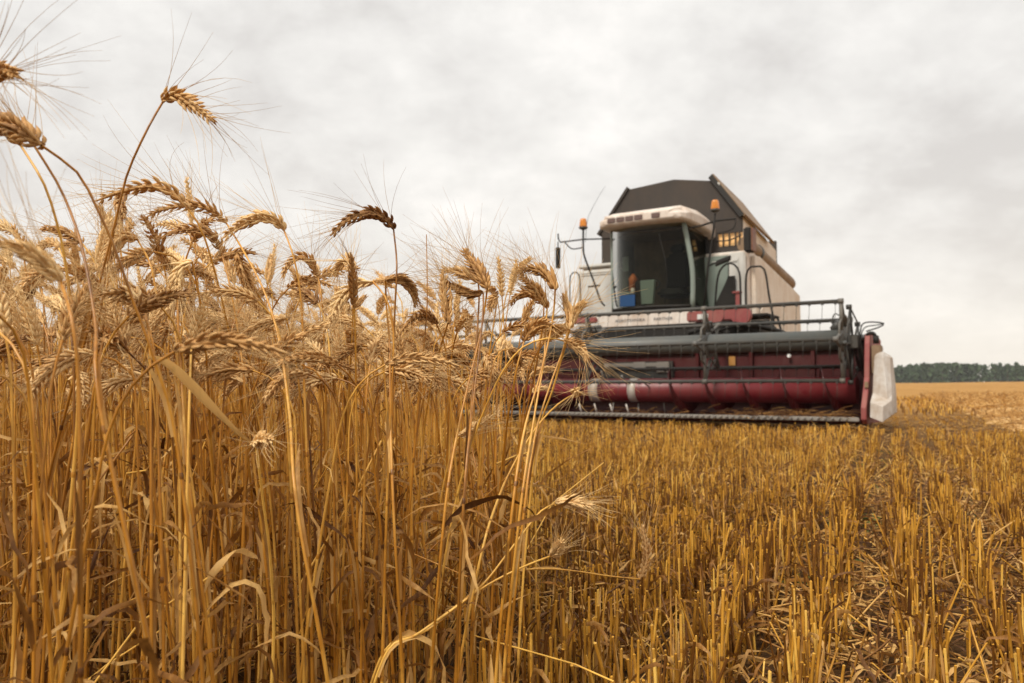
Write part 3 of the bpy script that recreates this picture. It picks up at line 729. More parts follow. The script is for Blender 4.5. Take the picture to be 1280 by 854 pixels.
def paint(name, base, dust=(0.42, 0.31, 0.19), amt=0.35, rough=0.45, metallic=0.0, scale=2.5, spec=0.4, streak=True):
    m, t, b = pmat(name, rough, metallic, spec)
    tcn = N(t, 'ShaderNodeTexCoord')
    n1 = noise(t, scale, 6, tcn.outputs['Object'], 0.65)
    mp = N(t, 'ShaderNodeMapping'); mp.inputs['Scale'].default_value = (6, 6, 0.8); t.links.new(tcn.outputs['Object'], mp.inputs[0])
    n2 = noise(t, 1.6, 4, mp.outputs[0], .6); n3 = noise(t, 22, 4, tcn.outputs['Object'], .7)
    f = M(t, 'ADD', M(t, 'MULTIPLY', n1, .6), M(t, 'MULTIPLY', n2, .4))
    f = M(t, 'ADD', f, M(t, 'MULTIPLY', M(t, 'SUBTRACT', n3, .5), .35))
    mr = N(t, 'ShaderNodeMapRange'); mr.inputs[1].default_value = .38; mr.inputs[2].default_value = .72; mr.inputs[3].default_value = amt * .25; mr.inputs[4].default_value = min(1, amt * 1.7)
    t.links.new(f, mr.inputs[0])
    c = mixc(t, mr.outputs[0], base, dust)
    t.links.new(c, b.inputs['Base Color'])
    rr = N(t, 'ShaderNodeMapRange'); rr.inputs[3].default_value = rough; rr.inputs[4].default_value = .85; t.links.new(mr.outputs[0], rr.inputs[0])
    t.links.new(rr.outputs[0], b.inputs['Roughness'])
    return m
P_CREAM = paint('cream_paint', (0.72, 0.67, 0.61), (0.46, 0.33, 0.24), .55, .4)
P_SIDE = paint('dusty_cream_side', (0.72, 0.66, 0.58), (0.52, 0.39, 0.27), .5, .5)
P_GREY = paint('grey_white_paint', (0.62, 0.63, 0.61), (0.50, 0.42, 0.33), .3, .4)
P_RED = paint('dark_red_paint', (0.062, 0.0018, 0.004), (0.09, 0.03, 0.02), .3, .33, spec=.5)
P_PINK = paint('faded_red_paint', (0.23, 0.026, 0.034), (0.30, 0.15, 0.11), .45, .45)
P_AUGER = paint('auger_red_paint', (0.165, 0.0055, 0.013), (0.22, 0.07, 0.06), .3, .30, spec=.6)
P_STEEL = paint('dark_steel', (0.035, 0.036, 0.034), (0.11, 0.09, 0.065), .3, .4, .0, spec=.5)
P_ARM = paint('worn_grey_arm', (0.10, 0.10, 0.095), (0.18, 0.15, 0.11), .4, .4, spec=.5)
P_TUBE = paint('reel_tube_grey', (0.075, 0.085, 0.083), (0.15, 0.13, 0.10), .25, .4, spec=.5)
P_BRIGHT = paint('worn_bright_steel', (0.34, 0.33, 0.31), (0.30, 0.24, 0.17), .4, .35, .5)
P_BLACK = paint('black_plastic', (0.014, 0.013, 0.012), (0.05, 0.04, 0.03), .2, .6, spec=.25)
P_TANK = paint('tank_tarp', (0.033, 0.029, 0.026), (0.075, 0.054, 0.040), .4, .7)
P_RUBBER = paint('tyre_rubber', (0.02, 0.02, 0.02), (0.12, 0.09, 0.06), .4, .85)
P_AUG = paint('unloading_tube_paint', (0.26, 0.18, 0.11), (0.18, 0.11, 0.06), .6, .5)
P_TEAL = paint('green_grey_trim', (0.20, 0.25, 0.22), (0.27, 0.25, 0.20), .2, .35)
P_BLUE = paint('blue_plate', (0.004, 0.045, 0.14), (0.01, 0.05, 0.14), .1, .6)
P_ORANGE = paint('orange_plastic', (0.55, 0.13, 0.02), (0.4, .15, .05), .2, .5)
P_SHEET = paint('galvanised_sheet', (0.60, 0.575, 0.54), (0.36, 0.27, 0.19), .6, .4, .15, scale=5)
def lens_mat(name, col):
    m, t, b = pmat(name, .15); b.inputs['Base Color'].default_value = (*col, 1); b.inputs['Transmission Weight'].default_value = .35
    b.inputs['Coat Weight'].default_value = .5; return m
M_AMBER = lens_mat('amber_lens', (0.78, 0.27, 0.012)); M_LAMP = lens_mat('lamp_lens', (0.17, 0.10, 0.08))
M_WHITE, _t, _b = pmat('white_reflector', .3); _b.inputs['Base Color'].default_value = (.95, .95, .93, 1)
M_TEXT, _t, _b = pmat('lettering_grey', .6); _b.inputs['Base Color'].default_value = (.10, .10, .11, 1)
M_GLASS = bpy.data.materials.new('cab_glass'); M_GLASS.use_nodes = True
t = M_GLASS.node_tree; t.nodes.clear(); o_ = N(t, 'ShaderNodeOutputMaterial'); tr = N(t, 'ShaderNodeBsdfTransparent'); tr.inputs[0].default_value = (.60, .63, .57, 1)
gl = N(t, 'ShaderNodeBsdfGlossy'); gl.inputs['Roughness'].default_value = .04; gl.inputs[0].default_value = (.6, .6, .58, 1); lw = N(t, 'ShaderNodeFresnel'); lw.inputs[0].default_value = 1.35
mx = N(t, 'ShaderNodeMixShader'); t.links.new(M(t, 'MULTIPLY', lw.outputs[0], .8), mx.inputs[0]); t.links.new(tr.outputs[0], mx.inputs[1]); t.links.new(gl.outputs[0], mx.inputs[2]); t.links.new(mx.outputs[0], o_.inputs[0])

class BM:
    def __init__(s): s.b = bmesh.new()
    def box(s, x0, x1, y0, y1, z0, z1, bev=0.0):
        r = bmesh.ops.create_cube(s.b, size=1.0, matrix=Matrix.Translation(((x0 + x1) / 2, (y0 + y1) / 2, (z0 + z1) / 2)) @ Matrix.Diagonal((abs(x1 - x0), abs(y1 - y0), abs(z1 - z0), 1)))
        if bev:
            es = list({e for v in r['verts'] for e in v.link_edges})
            bmesh.ops.bevel(s.b, geom=es, offset=bev, segments=2, affect='EDGES', clamp_overlap=True)
        return s
    def prism(s, pts, axis, a0, a1):
        """closed outline extruded along an axis; pts are the two other coordinates in order"""
        def mk(p, a):
            return {'x': (a, p[0], p[1]), 'y': (p[0], a, p[1]), 'z': (p[0], p[1], a)}[axis]
        A = [s.b.verts.new(mk(p, a0)) for p in pts]; B = [s.b.verts.new(mk(p, a1)) for p in pts]; n = len(pts)
        s.b.faces.new(A); s.b.faces.new(B[::-1])
        for i in range(n): s.b.faces.new((A[i], B[i], B[(i + 1) % n], A[(i + 1) % n]))
        return s
    def tube(s, pts, r, k=8, n=None, cap=True):
        P = np.asarray(pts, float)
        if n:
            if np.ndim(r): r = np.interp(np.linspace(0, 1, n), np.linspace(0, 1, len(r)), r)
            P = spline(P, n)
        r = np.broadcast_to(np.asarray(r, float), (len(P),)); T, A, B = frames(P); rings = []
        for i, p in enumerate(P):
            rings.append([s.b.verts.new(p + r[i] * (cos(q) * A[i] + sin(q) * B[i])) for q in np.arange(k) * 2 * pi / k])
        for a, b in zip(rings[:-1], rings[1:]):
            for j in range(k):
                f = s.b.faces.new((a[j], a[(j + 1) % k], b[(j + 1) % k], b[j])); f.smooth = True
        if cap: s.b.faces.new(rings[0][::-1]); s.b.faces.new(rings[-1])
        return s
    def loft(s, rings, cap=True):
        R_ = [[s.b.verts.new(p) for p in r] for r in rings]; k = len(rings[0])
        for a, b in zip(R_[:-1], R_[1:]):
            for j in range(k): s.b.faces.new((a[j], a[(j + 1) % k], b[(j + 1) % k], b[j]))
        if cap: s.b.faces.new(R_[0][::-1]); s.b.faces.new(R_[-1])
        return s
    def sheet(s, quad, th):
        a, b, c, d = [np.array(p, float) for p in quad]; n = np.cross(b - a, d - a); n = n / np.linalg.norm(n) * th
        return s.loft([[a, b, c, d], [a + n, b + n, c + n, d + n]])
    def build(s, name, mat, parent=None, smooth=False, bevel=0.0):
        bmesh.ops.recalc_face_normals(s.b, faces=s.b.faces)
        me = bpy.data.meshes.new(name); s.b.to_mesh(me); s.b.free()
        for m in (mat if isinstance(mat, list) else [mat]): me.materials.append(m)
        if smooth: me.polygons.foreach_set('use_smooth', [True] * len(me.polygons))
        o = new_obj(name, me, parent)
        if bevel:
            md = o.modifiers.new('bevel', 'BEVEL'); md.width = bevel; md.segments = 2; md.limit_method = 'ANGLE'
        return o

CH = empty('combine_harvester', tuple(CO), YAW)
tag(CH, 'white and dark red combine harvester with a wide reel header parked on the stubble', 'combine harvester')

# ---------------- header
b = BM()
b.prism([(.62, .16), (.70, .14), (.74, 1.10), (.66, 1.12), (.64, .55)], 'x', -3.56, 3.63)

b.prism([(-.34, .115), (-.30, .135), (.10, .13), (.40, .09), (.62, .17), (.70, .13), (.40, .04), (-.30, .09)], 'x', -3.56, 3.63)   # trough
for x in (-2.9, -2.1, 1.35, 2.1, 2.9): b.box(x, x + .05, .585, .64, .5, 1.05)
HB = b.build('header_frame', P_RED, CH, bevel=.006)
b = BM(); b.box(-3.56, 3.63, .585, .80, .98, 1.17, .02); b.build('top_beam', P_BLACK, HB)  # black puts the shade under the reel tube into the beam's colour
BM().box(-.12, 1.02, .575, .62, .60, .88).build('feeder_mouth_plate', P_STEEL, HB)
BM().box(-.05, .98, .545, .575, .80, .86, .01).box(.42, .62, .54, .574, .76, .875, .01).box(.78, .98, .54, .574, .72, .87, .01).build('bright_latch', P_BRIGHT, HB)
BM().box(1.82, 1.91, .60, .63, .80, .93, .005).build('yellow_tag', paint('ochre_tag', (.45, .20, .03), amt=.4), HB)
b = BM(); b.tube([(2.63, .60, .92), (2.63, .57, .92)], .024, 16); b.build('round_reflector', M_WHITE, HB)
# auger
b = BM(); b.tube([(-3.5, .33, .47), (3.5, .33, .47)], .165, 28)
AU = b.build('header_auger', P_AUGER, CH)
def flight(x0, x1, hand, name='auger_flight'):
    nbq = BM().b; n = int(abs(x1 - x0) / .5 * 20); prev = None
    for i in range(n + 1):
        x = x0 + (x1 - x0) * i / n; a = hand * i / 20 * 2 * pi
        c, s_ = cos(a), sin(a)
        v = [nbq.verts.new((x + o, .33 + c * r, .46 + s_ * r)) for r, o in ((.15, -.006), (.305, -.004), (.305, .004), (.15, .006))]
        if prev:
            for j in range(3): nbq.faces.new((prev[j], prev[j + 1], v[j + 1], v[j]))
        prev = v
    bmq = BM(); bmq.b.free(); bmq.b = nbq
    bmq.build(name, P_RED, AU, smooth=False)
flight(-3.45, -.15, 1); flight(3.45, 1.0, -1)
for i in range(9):
    x = 0.0 + i * .12; a = i * 2.2; b = BM()
    b.tube([(x, .33 + cos(a) * .18, .46 + sin(a) * .18), (x, .33 + cos(a) * .36, .46 + sin(a) * .36)], .011, 6)
    b.build('auger_finger', P_BRIGHT, AU)
for x0, x1 in ((-.12, .03), (.50, .62)): b = BM(); b.tube([(x0, .33, .47), (x1, .33, .47)], .168, 28); b.build('worn_band', P_SHEET, AU)
# cutter bar with guards
b = BM(); b.box(-3.56, 3.63, -.40, -.335, .115, .165, .008); b.box(-3.5, 3.5, -.335, -.28, .145, .158)
n = 92
for i in range(n):
    x = -3.5 + 7.0 * i / (n - 1)
    b.loft([[(x - .016, -.40, .118), (x + .016, -.40, .118), (x + .016, -.40, .158), (x - .016, -.40, .158)],
            [(x - .003, -.50, .128), (x + .003, -.50, .128), (x + .003, -.50, .138), (x - .003, -.50, .138)]])
CB = b.build('cutter_bar', P_BRIGHT, CH)
for i in range(4):
    x = -.02 + i * .24; b = BM(); b.tube([(x, -.2, .13), (x - .02, -.25, .28)], .011, 6); b.build('pale_finger', P_SHEET, HB)
b = BM()
b.box(-3.3, -.6, -.05, .02, .20, .235)
b.build('lower_rail', P_STEEL, HB)
# end plates
for s in (1, -1):
    b = BM(); prof = [(-.40, .14), (-.34, .09), (.70, .08), (.78, .2), (.78, 1.10), (.45, 1.16), (.0, 1.14), (-.06, 1.02), (-.14, .62), (-.26, .45), (-.40, .28)]
    x0 = 3.65 if s > 0 else -3.64; b.prism(prof, 'x', x0, x0 + .06)
    EP = b.build('end_plate', P_PINK, CH, bevel=.012)
    xo = 3.722 if s > 0 else -3.68
    BM().box(xo, xo + .10, -.05, .15, .66, 1.0, .01).build('drive_guard', P_AUG, EP)
    BM().box(xo - .05, xo - .01, -.255, -.215, .50, .57, .004).build('yellow_reflector', P_AUG, EP)
    # crop divider fairing
    if s > 0:
        X0, X1, X2 = 3.75, 3.87, 3.96
        rings = [
            [(X0, -.42, .17), (X1 + .02, -.50, .12), (X2, -.30, .20), (X2, .10, .22), (X0, .10, .15)],
            [(X0, -.38, .34), (X1 + .02, -.46, .29), (X2, -.28, .36), (X2, .10, .36), (X0, .10, .34)],
            [(X0 + .005, -.24, .44), (X1 + .05, -.30, .37), (X2 - .002, -.24, .42), (X2 - .002, .10, .45), (X0 + .005, .10, .45)],
            [(X0 + .02, -.15, .86), (X1 + .0, -.20, .88), (X2 - .03, -.12, .85), (X2 - .03, .10, .85), (X0 + .02, .10, .86)],
            [(X0 + .04, -.13, .895), (X1 - .01, -.17, .92), (X2 - .06, -.09, .89), (X2 - .06, .08, .885), (X0 + .04, .08, .89)],
        ]
    else:
        X0, X1, X2 = -3.74, -3.90, -4.02
        rings = [
            [(X0, -.60, .17), (X1, -.66, .14), (X2, -.50, .20), (X2, .35, .22), (X0, .35, .15)],
            [(X0, -.42, .45), (X1, -.45, .42), (X2, -.40, .44), (X2, .40, .45), (X0, .40, .45)],
            [(X0, -.30, .82), (X1, -.36, .84), (X2 + .04, -.26, .80), (X2 + .04, .40, .80), (X0, .40, .82)],
        ]
    b = BM(); b.loft(rings); b.build('crop_divider', P_SHEET, CH, bevel=.003)
# ---------------- reel
RZ, RR = 1.055, 0.495
RL, RRt = -3.42, 3.44
b = BM(); b.tube([(RL + .05, 0, RZ + .02), (RRt - .06, 0, RZ + .02)], .122, 28)
RE = b.build('reel', P_TUBE, CH)
angs = [radians(72 + 72 * k) for k in range(5)]
for a in angs:
    y, z = -cos(a) * RR, RZ + sin(a) * RR
    b = BM(); b.tube([(RL, y, z), (RRt, y, z)], .025, 10)
    nt_ = 46
    for i in range(nt_):
        x = RL + .08 + (RRt - RL - .16) * i / (nt_ - 1)
        b.tube([(x, y, z - .015), (x + .003, y - .03, z - .10), (x, y - .045, z - .21)], .0032, 4)
        b.box(x - .012, x + .012, y - .026, y + .026, z - .034, z - .012)
    b.build('reel_bar', P_STEEL, RE)
for xs_ in (RRt - .02, 1.75, .03, -1.70, RL + .02):
    b = BM(); pts = [(-cos(a) * RR, RZ + sin(a) * RR) for a in angs]
    for k in range(5):
        y, z = pts[k]
        # each arm is a pair of flat bars meeting at the bar
        for off in (-.55, .55):
            aa = angs[k] + off; y0, z0 = -cos(aa) * .20, RZ + sin(aa) * .20
            b.tube([(xs_, y0, z0), (xs_, y, z)], .024, 4)
        b.tube([(xs_, -cos(angs[k]) * .30, RZ + sin(angs[k]) * .30), (xs_, -cos(angs[k] + .628) * .335, RZ + sin(angs[k] + .628) * .335), (xs_, -cos(angs[(k + 1) % 5]) * .30, RZ + sin(angs[(k + 1) % 5]) * .30)], .016, 4)
        b.tube([(xs_ - .03, y, z), (xs_ + .03, y, z)], .034, 8)
    b.tube([(xs_ - .02, 0, RZ), (xs_ + .02, 0, RZ)], .17, 20)
    b.build('reel_spider', P_ARM, RE)
# eccentric ring at the right end
b = BM(); pts = [(-cos(a) * RR * .95 + .10, RZ + sin(a) * RR * .95 - .04) for a in angs]
for k in range(5):
    y, z = pts[k]; y1, z1 = pts[(k + 1) % 5]
    b.tube([(RRt + .06, .10, RZ - .04), (RRt + .06, y, z)], .016, 4); b.tube([(RRt + .06, y, z), (RRt + .06, y1, z1)], .010, 4)
    b.tube([(RRt + .02, y, z), (RRt + .08, y, z)], .03, 8)
b.build('reel_control_ring', P_STEEL, RE)
for s in (1, -1):
    x = 3.535 if s > 0 else -3.52
    b = BM(); b.tube([(x, -.05, RZ), (x, .35, RZ + .06), (x, .75, 1.13), (x, .85, 1.0)], .045, 6)
    b.tube([(x, .70, .60), (x, .25, RZ + .02)], .028, 8); b.box(x - .05, x + .05, -.10, .08, RZ - .09, RZ + .07, .01)
    b.build('reel_arm', P_STEEL, CH)
b = BM(); b.tube([(3.36, .06, 1.3), (3.30, .08, 1.22), (3.33, .08, 1.14)], [.05, .06, .03], 8)
b.tube([(3.38, .05, 1.36), (3.3, .1, 1.4), (3.27, .1, 1.3), (3.3, .1, 1.2)], .008, 5, 14); b.build('hydraulic_motor', P_STEEL, RE)
b = BM()
b.tube([(3.58, .0, 1.0), (3.60, .0, 1.16), (3.63, .0, 1.255), (3.72, 0, 1.275), (3.86, 0, 1.25), (3.80, .02, 1.21), (3.66, .05, 1.17)], .009, 6, 26)
b.tube([(3.60, .0, 1.0), (3.61, .02, 1.14), (3.66, .02, 1.22), (3.78, 0, 1.235), (3.86, 0, 1.25)], .007, 6, 18)
b.tube([(3.64, .05, 1.05), (3.68, .0, 1.13), (3.74, .0, 1.14), (3.77, .05, 1.08)], .022, 6, 12)
b.tube([(3.77, 0, 1.11), (3.77, 0, 1.02)], .035, 8)
b.build('hydraulic_hose', P_BLACK, CH)

# straw caught on the knife and lying in the trough
nb = NB()
for i in range(520):
    x = rng.uniform(-3.4, 3.5) if i < 260 else rng.uniform(1.9, 3.5); y = rng.uniform(-.42, .1); z = .14 + rng.uniform(.0, .05) + (rng.random() < .15) * .05
    a = rng.normal(0, .7); e = rng.normal(0, .25); L = rng.uniform(.06, .22); d = np.array([cos(a) * cos(e), sin(a) * cos(e), sin(e)]) * L
    tube(nb, [(x, y, z), (x + d[0] * .5, y + d[1] * .5, z + d[2] * .5 + .01), (x + d[0], y + d[1], z + d[2])], .0035, 3, 0, rng.uniform(.1, .8))
tag(new_obj('caught_straw', nb.mesh('caught_straw', [M_LIT]), CH), kind='stuff')
# ---------------- feeder house and underside
b = BM(); b.prism([(.72, .35), (.72, 1.02), (1.3, 1.22), (2.4, 1.45), (3.2, 1.4), (3.2, .9), (1.9, .62), (1.0, .3)], 'x', -.25, 1.10)
b.build('feeder_house', P_BLACK, CH, bevel=.02)
b = BM(); b.box(-1.25, 1.35, 2.1, 6.2, .75, 1.52); b.box(-.95, 1.25, 1.3, 2.3, 1.22, 1.47, .02)
b.build('chassis', P_BLACK, CH)
b = BM(); b.tube([(1.1, 1.0, 1.30), (1.5, 1.1, 1.42), (2.0, 1.3, 1.38), (2.3, 1.6, 1.30)], .035, 8, 16)
b.tube([(1.2, 1.1, 1.25), (1.8, 1.2, 1.40), (2.2, 1.4, 1.34), (2.5, 1.8, 1.2)], .028, 8, 16)
b.build('hydraulic_hose', P_BLACK, CH)
# white fascia under the windscreen, with its lettering
b = BM(); b.prism([(-.95, 1.735), (.88, 1.735), (.89, 1.515), (-.72, 1.505)], 'y', 1.86, 1.92)
FA = b.build('front_fascia', P_CREAM, CH, bevel=.01)
for word, px_ in (('AGROTEHNIKA', -.22), ('PARTNER', .36)):
    cu = bpy.data.curves.new('lettering', 'FONT'); cu.body = word; cu.size = .070; cu.extrude = .002; cu.align_x = 'CENTER'; cu.space_character = 1.12
    to = bpy.data.objects.new('lettering_source', cu); COL.objects.link(to)
    dg = bpy.context.evaluated_depsgraph_get(); me = bpy.data.meshes.new_from_object(to.evaluated_get(dg)); bpy.data.objects.remove(to)
    me.materials.clear(); me.materials.append(M_TEXT)
    tx = new_obj('lettering', me, FA); tx.location = (px_, 1.855, 1.585); tx.rotation_euler = (radians(90), 0, 0)
b = BM(); b.box(.90, 1.62, 1.46, 1.54, 1.50, 1.66, .02)
RB = b.build('red_side_bracket', P_PINK, CH)
b = BM(); b.tube([(1.36, 1.44, 1.585), (1.36, 1.5, 1.585)], .125, 24); b.tube([(1.74, 1.42, 1.565), (1.74, 1.52, 1.565)], .145, 24); b.build('round_drum', P_PINK, RB)
BM().box(1.08, 1.25, 1.43, 1.455, 1.53, 1.61, .004).build('grey_label_plate', P_GREY, RB)
b = BM(); b.box(-1.12, -.84, 1.5, 1.58, 1.56, 1.70, .02); b.box(-.80, -.66, 1.5, 1.58, 1.56, 1.66, .02); b.build('red_side_bracket', P_PINK, CH)
# wheels
def wheel(x0, x1, y, z, r):
    b = BM(); k = 40; prof = [(x0 + .05, r * .56), (x0, r * .62), (x0, r * .90), (x0 + .05, r), (x1 - .05, r), (x1, r * .90), (x1, r * .62), (x1 - .05, r * .56)]
    b.loft([[(px, y + cos(a) * pr, z + sin(a) * pr) for px, pr in prof] for a in np.arange(k + 1) * 2 * pi / k], cap=False)
    for i in range(26):
        a = i * 2 * pi / 26; sh = .04 if i % 2 else -.04
        for (xa, xb) in (((x0 + x1) / 2 - .02, x0 + .02), ((x0 + x1) / 2 + .02, x1 - .02)):
            b.tube([(xa, y + cos(a) * (r + .012), z + sin(a) * (r + .012)), (xb, y + cos(a + .16 + sh) * (r + .008), z + sin(a + .16 + sh) * (r + .008))], .03, 4)
    T_ = b.build('wheel', P_RUBBER, CH)
    b = BM(); xm = (x0 + x1) / 2; b.tube([(xm - .12, y, z), (xm + .12, y, z)], r * .60, 28); b.tube([(xm - .18, y, z), (xm + .18, y, z)], r * .2, 16); b.build('rim', P_RED, T_)
wheel(-1.75, -1.15, 3.0, .80, .78); wheel(1.15, 1.75, 3.0, .80, .78); wheel(-1.4, -1.05, 6.2, .52, .52); wheel(1.05, 1.4, 6.2, .52, .52)

# ---------------- body
b = BM()
side = [(2.92, 1.50), (2.92, 2.775), (3.30, 2.80), (5.60, 2.47), (6.15, 2.38), (6.20, 1.50), (5.6, 1.28), (4.2, 1.25), (3.2, 1.30)]
b.prism(side, 'x', -1.66, 1.42)
BD = b.build('body', P_CREAM, CH, bevel=.03)
b = BM(); b.prism([(3.06, 1.42), (3.06, 2.70), (3.35, 2.72), (5.55, 2.41), (6.10, 2.32), (6.12, 1.55), (5.6, 1.32)], 'x', 1.42, 1.50); b.build('side_panel', P_SIDE, BD, bevel=.02)
b = BM(); b.prism([(3.25, 1.45), (3.25, 1.80), (3.5, 1.93), (4.1, 1.98), (4.9, 1.86), (5.5, 1.60), (5.5, 1.42)], 'x', 1.505, 1.535); b.build('wheel_arch_panel', P_SIDE, BD, bevel=.01)
b = BM(); b.box(-1.73, -.66, 2.80, 2.90, 1.60, 2.66, .03); b.box(-1.70, -.66, 2.80, 2.915, 2.70, 2.765, .02)
for z in (2.56, 2.60): b.box(-1.62, -.72, 2.785, 2.80, z, z + .012)
b.build('side_locker', P_GREY, BD)
b = BM(); b.box(.72, 1.12, 2.80, 2.90, 1.62, 2.70, .01); b.build('cab_rear_panel', P_TEAL, BD)
b = BM(); b.box(1.13, 1.40, 2.82, 2.90, 1.62, 2.74, .02); b.box(1.28, 1.30, 2.80, 2.82, 1.66, 2.66); b.box(.85, 1.30, 2.79, 2.80, 2.60, 2.612); b.build('corner_panel', P_GREY, BD)
b = BM(); b.prism([(.78, 1.62), (1.25, 1.62), (1.25, 2.34), (1.14, 2.34), (1.10, 2.24)], 'y', 2.74, 2.78); b.build('dark_opening', P_BLACK, BD)
# unloading tube along the upper side
b = BM(); b.tube([(1.33, 3.05, 2.90), (1.34, 3.2, 2.89), (1.36, 5.75, 2.545), (1.36, 5.85, 2.53)], [.13, .135, .13, .12], 20, cap=True)
UT = b.build('unloading_auger', P_AUG, CH)
b = BM(); b.tube([(1.343, 3.60, 2.836), (1.343, 3.66, 2.828)], .155, 20); b.build('tube_clamp', P_STEEL, UT)

# ---------------- grain tank
b = BM()
b.box(-1.33, .70, 3.06, 3.14, 2.77, 3.42); b.box(.70, 1.28, 3.06, 3.14, 2.77, 2.90); b.box(.70, 1.28, 3.06, 3.14, 3.12, 3.42); b.box(.70, .86, 3.06, 3.14, 2.90, 3.12)
b.box(-1.33, -1.25, 3.14, 5.2, 2.7, 3.42); b.box(-1.33, 1.28, 5.2, 5.28, 2.5, 3.30)
b.prism([(-1.33, 3.42), (-1.07, 3.78), (-.81, 4.115), (.09, 4.18), (.82, 4.05), (1.30, 3.42)], 'y', 3.065, 3.10)
TK = b.build('grain_tank', P_TANK, CH)
b = BM(); b.prism([(3.145, 2.74), (3.145, 3.42), (4.45, 3.24), (5.2, 3.1), (5.2, 2.46)], 'x', 1.20, 1.285); b.build('tank_side_wall', P_SIDE, TK)
b = BM()
for x in (.86, .955, 1.06, 1.165, 1.235): b.box(x, x + .022, 3.05, 3.075, 2.90, 3.12)
b.tube([(.86, 3.045, 3.0), (1.0, 3.045, 2.99), (1.1, 3.045, 3.0), (1.28, 3.045, 3.06)], .012, 6, 10); b.build('window_grille', P_TANK, TK)
b = BM(); b.box(.86, 1.28, 3.11, 3.13, 2.89, 3.13)
wm, t_, bb = pmat('tan_glow_pane', .3); bb.inputs['Base Color'].default_value = (.85, .52, .22, 1); bb.inputs['Emission Color'].default_value = (1, .55, .22, 1); bb.inputs['Emission Strength'].default_value = .25  # no lamp here: added emission stands in for light behind the slats
b.build('tank_glow_pane', wm, TK)
b = BM(); b.sheet([(-1.42, 3.03, 3.36), (-1.42, 4.6, 3.2), (-.80, 4.6, 4.0), (-.80, 3.03, 4.17)], .05); b.build('tank_lid', P_TANK, TK)
b = BM(); b.sheet([(.82, 3.03, 4.17), (.84, 4.6, 3.98), (1.42, 4.6, 3.16), (1.36, 3.03, 3.40)], .045); b.build('tank_lid', P_AUG, TK)
b = BM(); b.box(.86, .93, 3.015, 3.03, 3.93, 4.0); b.build('pale_label', P_GREY, TK)
b = BM(); b.sheet([(.74, 3.0, 4.10), (.80, 3.02, 4.165), (1.34, 3.02, 3.41), (1.27, 3.0, 3.36)], .02); b.build('lid_edge_strip', P_BLACK, TK)
b = BM(); b.box(1.41, 1.53, 2.72, 2.95, 2.72, 3.12, .02); BX = b.build('side_lamp_box', P_BLACK, CH)
BM().box(1.532, 1.56, 2.73, 2.94, 2.73, 3.11, .008).build('red_lens_side', paint('dark_brown_red', (.14, .035, .02), amt=.3), BX)

# ---------------- cab
def cabring(z, f, hw, yb=3.05, c=.09):
    # footprint: bowed windscreen, straight sides
    L = []
    for q in np.linspace(-1, 1, 9): L.append((q * hw + c, 2.02 - .17 * (1 - q * q) + f, z))
    L += [(hw + c, yb, z), (-hw + c, yb, z)]
    return L
b = BM(); b.loft([cabring(1.56, .02, .72), cabring(1.80, .0, .70)]); b.box(-.60, .70, 2.98, 3.05, 1.8, 3.1)
CAB = b.build('cab', P_BLACK, CH, bevel=.01)
b = BM()
bot = cabring(1.80, 0, .70)[:9]; top = cabring(3.16, -.02, .64, c=.03)[:9]
vb = [b.b.verts.new(p) for p in bot]; vt = [b.b.verts.new(p) for p in top]
for i in range(8): b.b.faces.new((vb[i], vb[i + 1], vt[i + 1], vt[i])).smooth = True
b.build('windscreen', M_GLASS, CAB)
for s in (1, -1):
    xb, xt = (.79, .67) if s > 0 else (-.61, -.61)
    b = BM(); b.sheet([(xb, 2.08, 1.82), (xb, 2.98, 1.82), (xt, 2.98, 3.14), (xt, 2.06, 3.14)], .006); b.build('side_window', M_GLASS, CAB)
    b = BM(); b.tube([(xb, 2.03, 1.78), (xb + s * .005, 2.02, 2.4), (xt, 2.0, 3.17)], .040 if s > 0 else .022, 8, 10); b.build('front_pillar', P_TEAL, CAB)
    b = BM(); b.tube([(xb, 3.0, 1.78), (xt, 3.0, 3.17)], .045, 6); b.tube([(xb, 2.05, 1.80), (xb, 3.0, 1.80)], .03, 6); b.tube([(xb, 2.05, 2.25), (xb + s * .03, 2.3, 2.27)], .012, 6); b.build('door_frame', P_BLACK, CAB)
b = BM(); b.tube([cabring(1.81, -.005, .70)[i] for i in range(9)], .024, 6); b.build('windscreen_seal', P_BLACK, CAB)
# roof: overhanging cap with a raked visor
def rr_(y, z0, z1, hw, tw):
    c = .05
    return [(-hw, y, z0 + .03), (-hw + .04, y, z0), (hw - .04, y, z0), (hw, y, z0 + .03), (hw, y, z0 + (z1 - z0) * .55), (hw - .08, y, z1 - .05), (tw, y, z1), (-tw, y, z1), (-hw + .08, y, z1 - .05), (-hw, y, z0 + (z1 - z0) * .55)]
b = BM()
rings = [rr_(1.66, 3.20, 3.325, .62, .54), rr_(1.70, 3.165, 3.35, .71, .62), rr_(1.80, 3.15, 3.37, .76, .66), rr_(1.98, 3.155, 3.44, .77, .60), rr_(2.4, 3.15, 3.47, .79, .58), rr_(2.85, 3.12, 3.43, .80, .56), rr_(3.12, 3.02, 3.34, .80, .54), rr_(3.2, 3.0, 3.24, .76, .5)]
rings = [[(p[0] + .03, p[1], p[2]) for p in r] for r in rings]
b.loft(rings); RO = b.build('roof', P_CREAM, CAB, bevel=.014)
for x in (-.52, -.36, -.20, -.04, .26):
    y = 1.70; b = BM(); b.box(x, x + .145, y - .055, y + .02, 3.215, 3.295, .008); b.build('work_light', M_LAMP, RO)
b = BM(); b.sheet([(.83, 3.1, 3.10), (.86, 3.1, 2.88), (.86, 3.16, 2.88), (.83, 3.16, 3.10)], .03); b.build('roof_spoiler', P_CREAM, RO)
